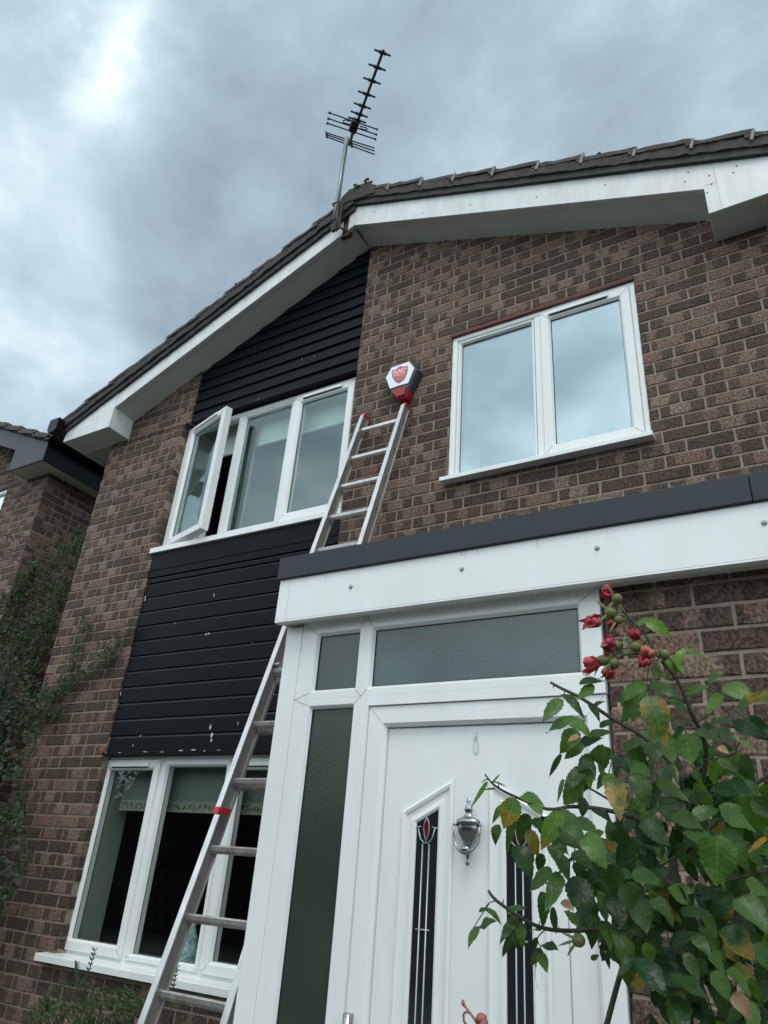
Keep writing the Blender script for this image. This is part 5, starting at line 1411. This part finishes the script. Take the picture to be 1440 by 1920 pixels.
# ------------------------------------------------------------------ plants on the left
def sprays(mb, sm, paths, D, n, size, rn, spread, hue=(0, .8), r=.0022):
    for pts in paths:
        P_ = [at(x, y, D+rn.uniform(-.01, .01)) for x, y in pts]
        sm.tube(P_, r, 5, r*.5)
        for k in range(n):
            t = rn.random()**.9*(len(P_)-1); i = min(int(t), len(P_)-2); p = P_[i].lerp(P_[i+1], t-i)
            p = p+Vector((rn.gauss(0, spread), -abs(rn.gauss(0, spread*.8)), rn.gauss(0, spread)))
            a = rn.uniform(0, 6.28); L_ = size*rn.uniform(.6, 1.3)
            d = Vector((math.cos(a), rn.uniform(-.8, .1), math.sin(a)*.8+.2)).normalized()
            leaf(mb, p, p+d*L_, L_*.55, (rn.uniform(-.6, .6), -1, rn.uniform(-.2, 1)), rn.uniform(*hue), rn.uniform(0, .2), False, .1, .3, 3)
rn = random.Random(8)
cr_t = thing('climbing_shrub', 'dark small leaved climbing shrub sprawling over the brick walls at left', 'shrub', (-5.0, 3.25, -1.6))
lm, sm = MB(), MB()
K = lambda L_: [(x/3.2, 1000+y/3.2) for x, y in L_]
sprays(lm, sm, [K([(200, 1080), (340, 950), (430, 830), (470, 720), (520, 600), (545, 500)])], 3.31, 420, .024, rn, .034)
sprays(lm, sm, [K([(240, 1060), (400, 900), (560, 780), (640, 690), (740, 620), (815, 545)]), K([(400, 900), (620, 820), (690, 740), (720, 680)]),
                K([(160, 1120), (270, 1090), (390, 1080)]), K([(180, 1000), (330, 980), (480, 880)])], 3.31, 330, .024, rn, .032)
sprays(lm, sm, [K([(60, 900), (250, 640), (330, 450), (420, 280), (470, 120), (520, 20)]), K([(60, 820), (200, 600), (260, 420), (300, 250), (380, 140), (500, 60)]),
                K([(0, 700), (60, 560), (150, 400), (200, 280), (250, 200)]), K([(120, 900), (230, 780), (300, 600), (360, 470), (410, 330)]),
                K([(0, 500), (80, 380), (180, 330), (230, 210)]), K([(20, 980), (120, 700), (160, 600), (330, 560)])], 3.72, 620, .036, rn, .062)
sprays(lm, sm, [K([(430, 290), (470, 120), (515, 10)]), K([(380, 140), (440, 80), (500, 20)])], 3.55, 110, .020, rn, .014, (.8, 1))
sm.build('branch', BARK, cr_t); lm.build('foliage', SHRUBLEAF, cr_t, cattr='lf', recalc=False)

bu = thing('bush', 'dense dark green leafy bush at the left edge with a few orange leaves', 'bush', (-4.6, 2.95, -1.6))
lm, sm = MB(), MB()
poly = [(-120, 1150), (0, 1190), (60, 1260), (100, 1300), (75, 1390), (55, 1440), (55, 1560), (62, 1600), (40, 1660), (-5, 1740), (-60, 1900), (-160, 1900), (-160, 1150)]
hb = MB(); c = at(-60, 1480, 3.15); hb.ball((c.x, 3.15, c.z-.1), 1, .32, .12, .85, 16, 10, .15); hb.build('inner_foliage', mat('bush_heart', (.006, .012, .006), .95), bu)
for i in range(7500):
    x, y = rnd_in(poly, rn); D_ = 3.0+rn.uniform(-.18, .22)
    if mnoise.noise(Vector((x*.02, y*.02, D_*4))) < -.22: continue
    p = at(x, y, D_); a = rn.uniform(0, 6.28); L_ = rn.uniform(.022, .046)
    d = Vector((math.cos(a), rn.uniform(-1, .1), math.sin(a)*.7+.2)).normalized()
    og = 1280+140 > y > 1395 and x < 60
    hue = rn.random()**2.2
    leaf(lm, p, p+d*L_, L_*.6, (rn.uniform(-.6, .6), -1, rn.uniform(0, 1)), hue, (.42 if (1400 < y < 1470 and rn.random() < .45) else rn.uniform(0, .12)), False, .1, .3, 3)
for i in range(14):
    x, y = rnd_in([(-300, 1250), (30, 1300), (30, 1600), (-300, 1800)], rn); p = at(x, y, 3.05); sm.tube([(-4.75, 3.05, -1.6), (p.x*.5-2.4, 3.05, p.z*.5-.9), p], .008, 6, .003)
sm.build('branch', BARK, bu); lm.build('foliage', SHRUBLEAF, bu, cattr='lf', recalc=False)

lo = thing('shrub', 'low fresh green shrub with two upright shoots below the ground floor window', 'shrub', (-3.6, 3.05, -1.6))
lm, sm = MB(), MB()
poly = [(20, 1990), (60, 1890), (105, 1848), (150, 1838), (200, 1858), (235, 1850), (280, 1880), (300, 1990)]
for i in range(5200):
    x, y = rnd_in(poly, rn); D_ = 3.06+rn.uniform(-.14, .16); p = at(x, y, D_)
    if mnoise.noise(p*9) < -.02+.25*(y < 1880): continue
    a = rn.uniform(0, 6.28); L_ = rn.uniform(.016, .034); d = Vector((math.cos(a), rn.uniform(-.8, .2), abs(math.sin(a))+.1)).normalized()
    leaf(lm, p, p+d*L_, L_*.5, (rn.uniform(-.5, .5), -1, rn.uniform(.2, 1.2)), .2+rn.random()*.8, rn.uniform(0, .1), False, .1, .3, 3)
for pts in ([(178, 1783), (170, 1810), (160, 1840), (155, 1880)], [(145, 1807), (144, 1830), (146, 1870)], [(332, 1815), (327, 1840), (322, 1870), (318, 1930)]):
    P_ = [at(x, y, 3.0) for x, y in pts]; sm.tube(P_, .0025, 6)
    for t in range(0, 9):
        f = t/9*(len(P_)-1); i = min(int(f), len(P_)-2); p = P_[i].lerp(P_[i+1], f-i)
        for s_ in (-1, 1): leaf(lm, p, p+Vector((s_*.022, -.006, .016)), .010, (0, -1, .6), .15, 0, False, .2, .3, 4)
for i in range(12):
    x = rn.uniform(60, 280); sm.tube([(-3.6, 3.05, -1.6), at(x, 1900, 3.05)], .005, 5, .002)
sm.build('branch', BARK, lo); lm.build('foliage', SHRUBLEAF, lo, cattr='lf', recalc=False)

tw = thing('shrub_branch', 'thin twig with narrow dark reddish leaves against the neighbouring house', 'branch', (-2.1, 2.0, 1.9))
lm, sm = MB(), MB(); Q_ = lambda x, y: at(x/6.4, 780+y/6.4, 2.0)
for pts in ([(-500, 1900), (-200, 1650), (0, 1530), (100, 1430), (190, 1320)], [(-400, 1600), (-100, 1420), (60, 1440), (280, 1450)], [(-300, 1700), (0, 1640), (60, 1620)]):
    sm.tube([Q_(*p) for p in pts], .0022, 6, .0011)
for a in [(190, 1320, 80, 1275, 40), (100, 1400, -30, 1345, 34), (190, 1400, 335, 1340, 22), (170, 1330, 200, 1300, 40), (280, 1450, 405, 1485, 44), (300, 1490, 375, 1565, 40), (60, 1600, 200, 1612, 22), (60, 1640, 250, 1735, 44), (0, 1640, 30, 1705, 50),
          (110, 1430, 160, 1500, 30), (0, 1540, -60, 1640, 30), (40, 1480, -20, 1450, 30), (230, 1420, 240, 1560, 16), (110, 1440, 60, 1400, 30)]:
    b_, t_ = Q_(a[0], a[1]), Q_(a[2], a[3]); leaf(lm, b_, t_, a[4]/6.4/FPX*4.6, (0, -1, .5), random.random(), random.random()*.3, True, .3, .4, 6)
sm.build('branch', BARK, tw); lm.build('foliage', REDLEAF, tw, cattr='lf', recalc=False)

# ------------------------------------------------------------------ trees across the street (seen in the panes), hedge added to darken the reflections
rn = random.Random(13)
hd = thing('hedge', 'tall dark clipped hedge added behind the viewer to darken the window reflections', 'hedge', (-12, -8, -1.6))
mb = MB(); mb.box(-30, 4, -8.6, -7.9, -1.6, 1.5); mb.build('added_hedge_core', mat('added_hedge_heart', (.010, .018, .010), .95), hd)
mb = MB()
for k in range(6000):
    p = Vector((rn.uniform(-24, 4), -7.85+rn.uniform(-.1, .12), rn.uniform(-1.5, 1.75))); s_ = rn.uniform(.08, .18)
    if p.z > 1.45: p.y = rn.uniform(-8.6, -7.85)
    leaf(mb, p, p+Vector((rn.uniform(-1, 1), rn.uniform(-.2, 1), rn.uniform(-1, 1))).normalized()*s_, s_*.7, Vector((rn.uniform(-1, 1), 1, rn.uniform(-1, 1))), rn.random()**2, 0, False, .1, .2, 3)
mb.build('foliage', SHRUBLEAF, hd, cattr='lf', recalc=False)
rn = random.Random(3)
for i, (x, d, h) in enumerate([(-15.5, -9, 3.6), (-11.8, -9.6, 4.2), (-8.2, -9.2, 3.6), (-4.6, -9.8, 3.2), (-1.0, -10.2, 3.4)]):
    t = thing('tree', ['round dark tree', 'tall dark tree', 'small broad tree', 'tall rounded tree', 'low spreading tree'][i]+' across the street behind the viewer', 'tree', (x, d, -1.6), 'trees across the street')
    mb = MB(); mb.tube([(x, d, -1.6), (x+.1, d, -.2), (x, d+.1, h*.45)], .2, 10, .08); mb.build('trunk', TRUNKM, t)
    mb = MB()
    for k in range(3600):
        a, b_ = rn.uniform(0, 6.28), math.acos(rn.uniform(-1, 1)); q = rn.uniform(.6, 1)**.4*(1+.2*math.sin(3*a)*math.sin(2*b_))
        p = Vector((x+2.5*q*math.cos(a)*math.sin(b_), d+1.8*q*math.sin(a)*math.sin(b_), (h-1.6)*.5+.1+(h+1.6)*.5*q*math.cos(b_)))
        s_ = rn.uniform(.07, .17); n_ = Vector((rn.uniform(-1, 1), rn.uniform(-1, 1), rn.uniform(-1, 1))).normalized()
        leaf(mb, p, p+n_*s_, s_*.7, Vector((rn.uniform(-1, 1), rn.uniform(-1, 1), 1)), rn.random()**2, 0, False, .1, .2, 3)
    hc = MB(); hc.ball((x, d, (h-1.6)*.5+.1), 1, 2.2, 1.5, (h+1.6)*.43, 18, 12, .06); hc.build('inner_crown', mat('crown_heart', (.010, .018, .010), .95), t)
    mb.build('crown', SHRUBLEAF, t, cattr='lf', recalc=False)
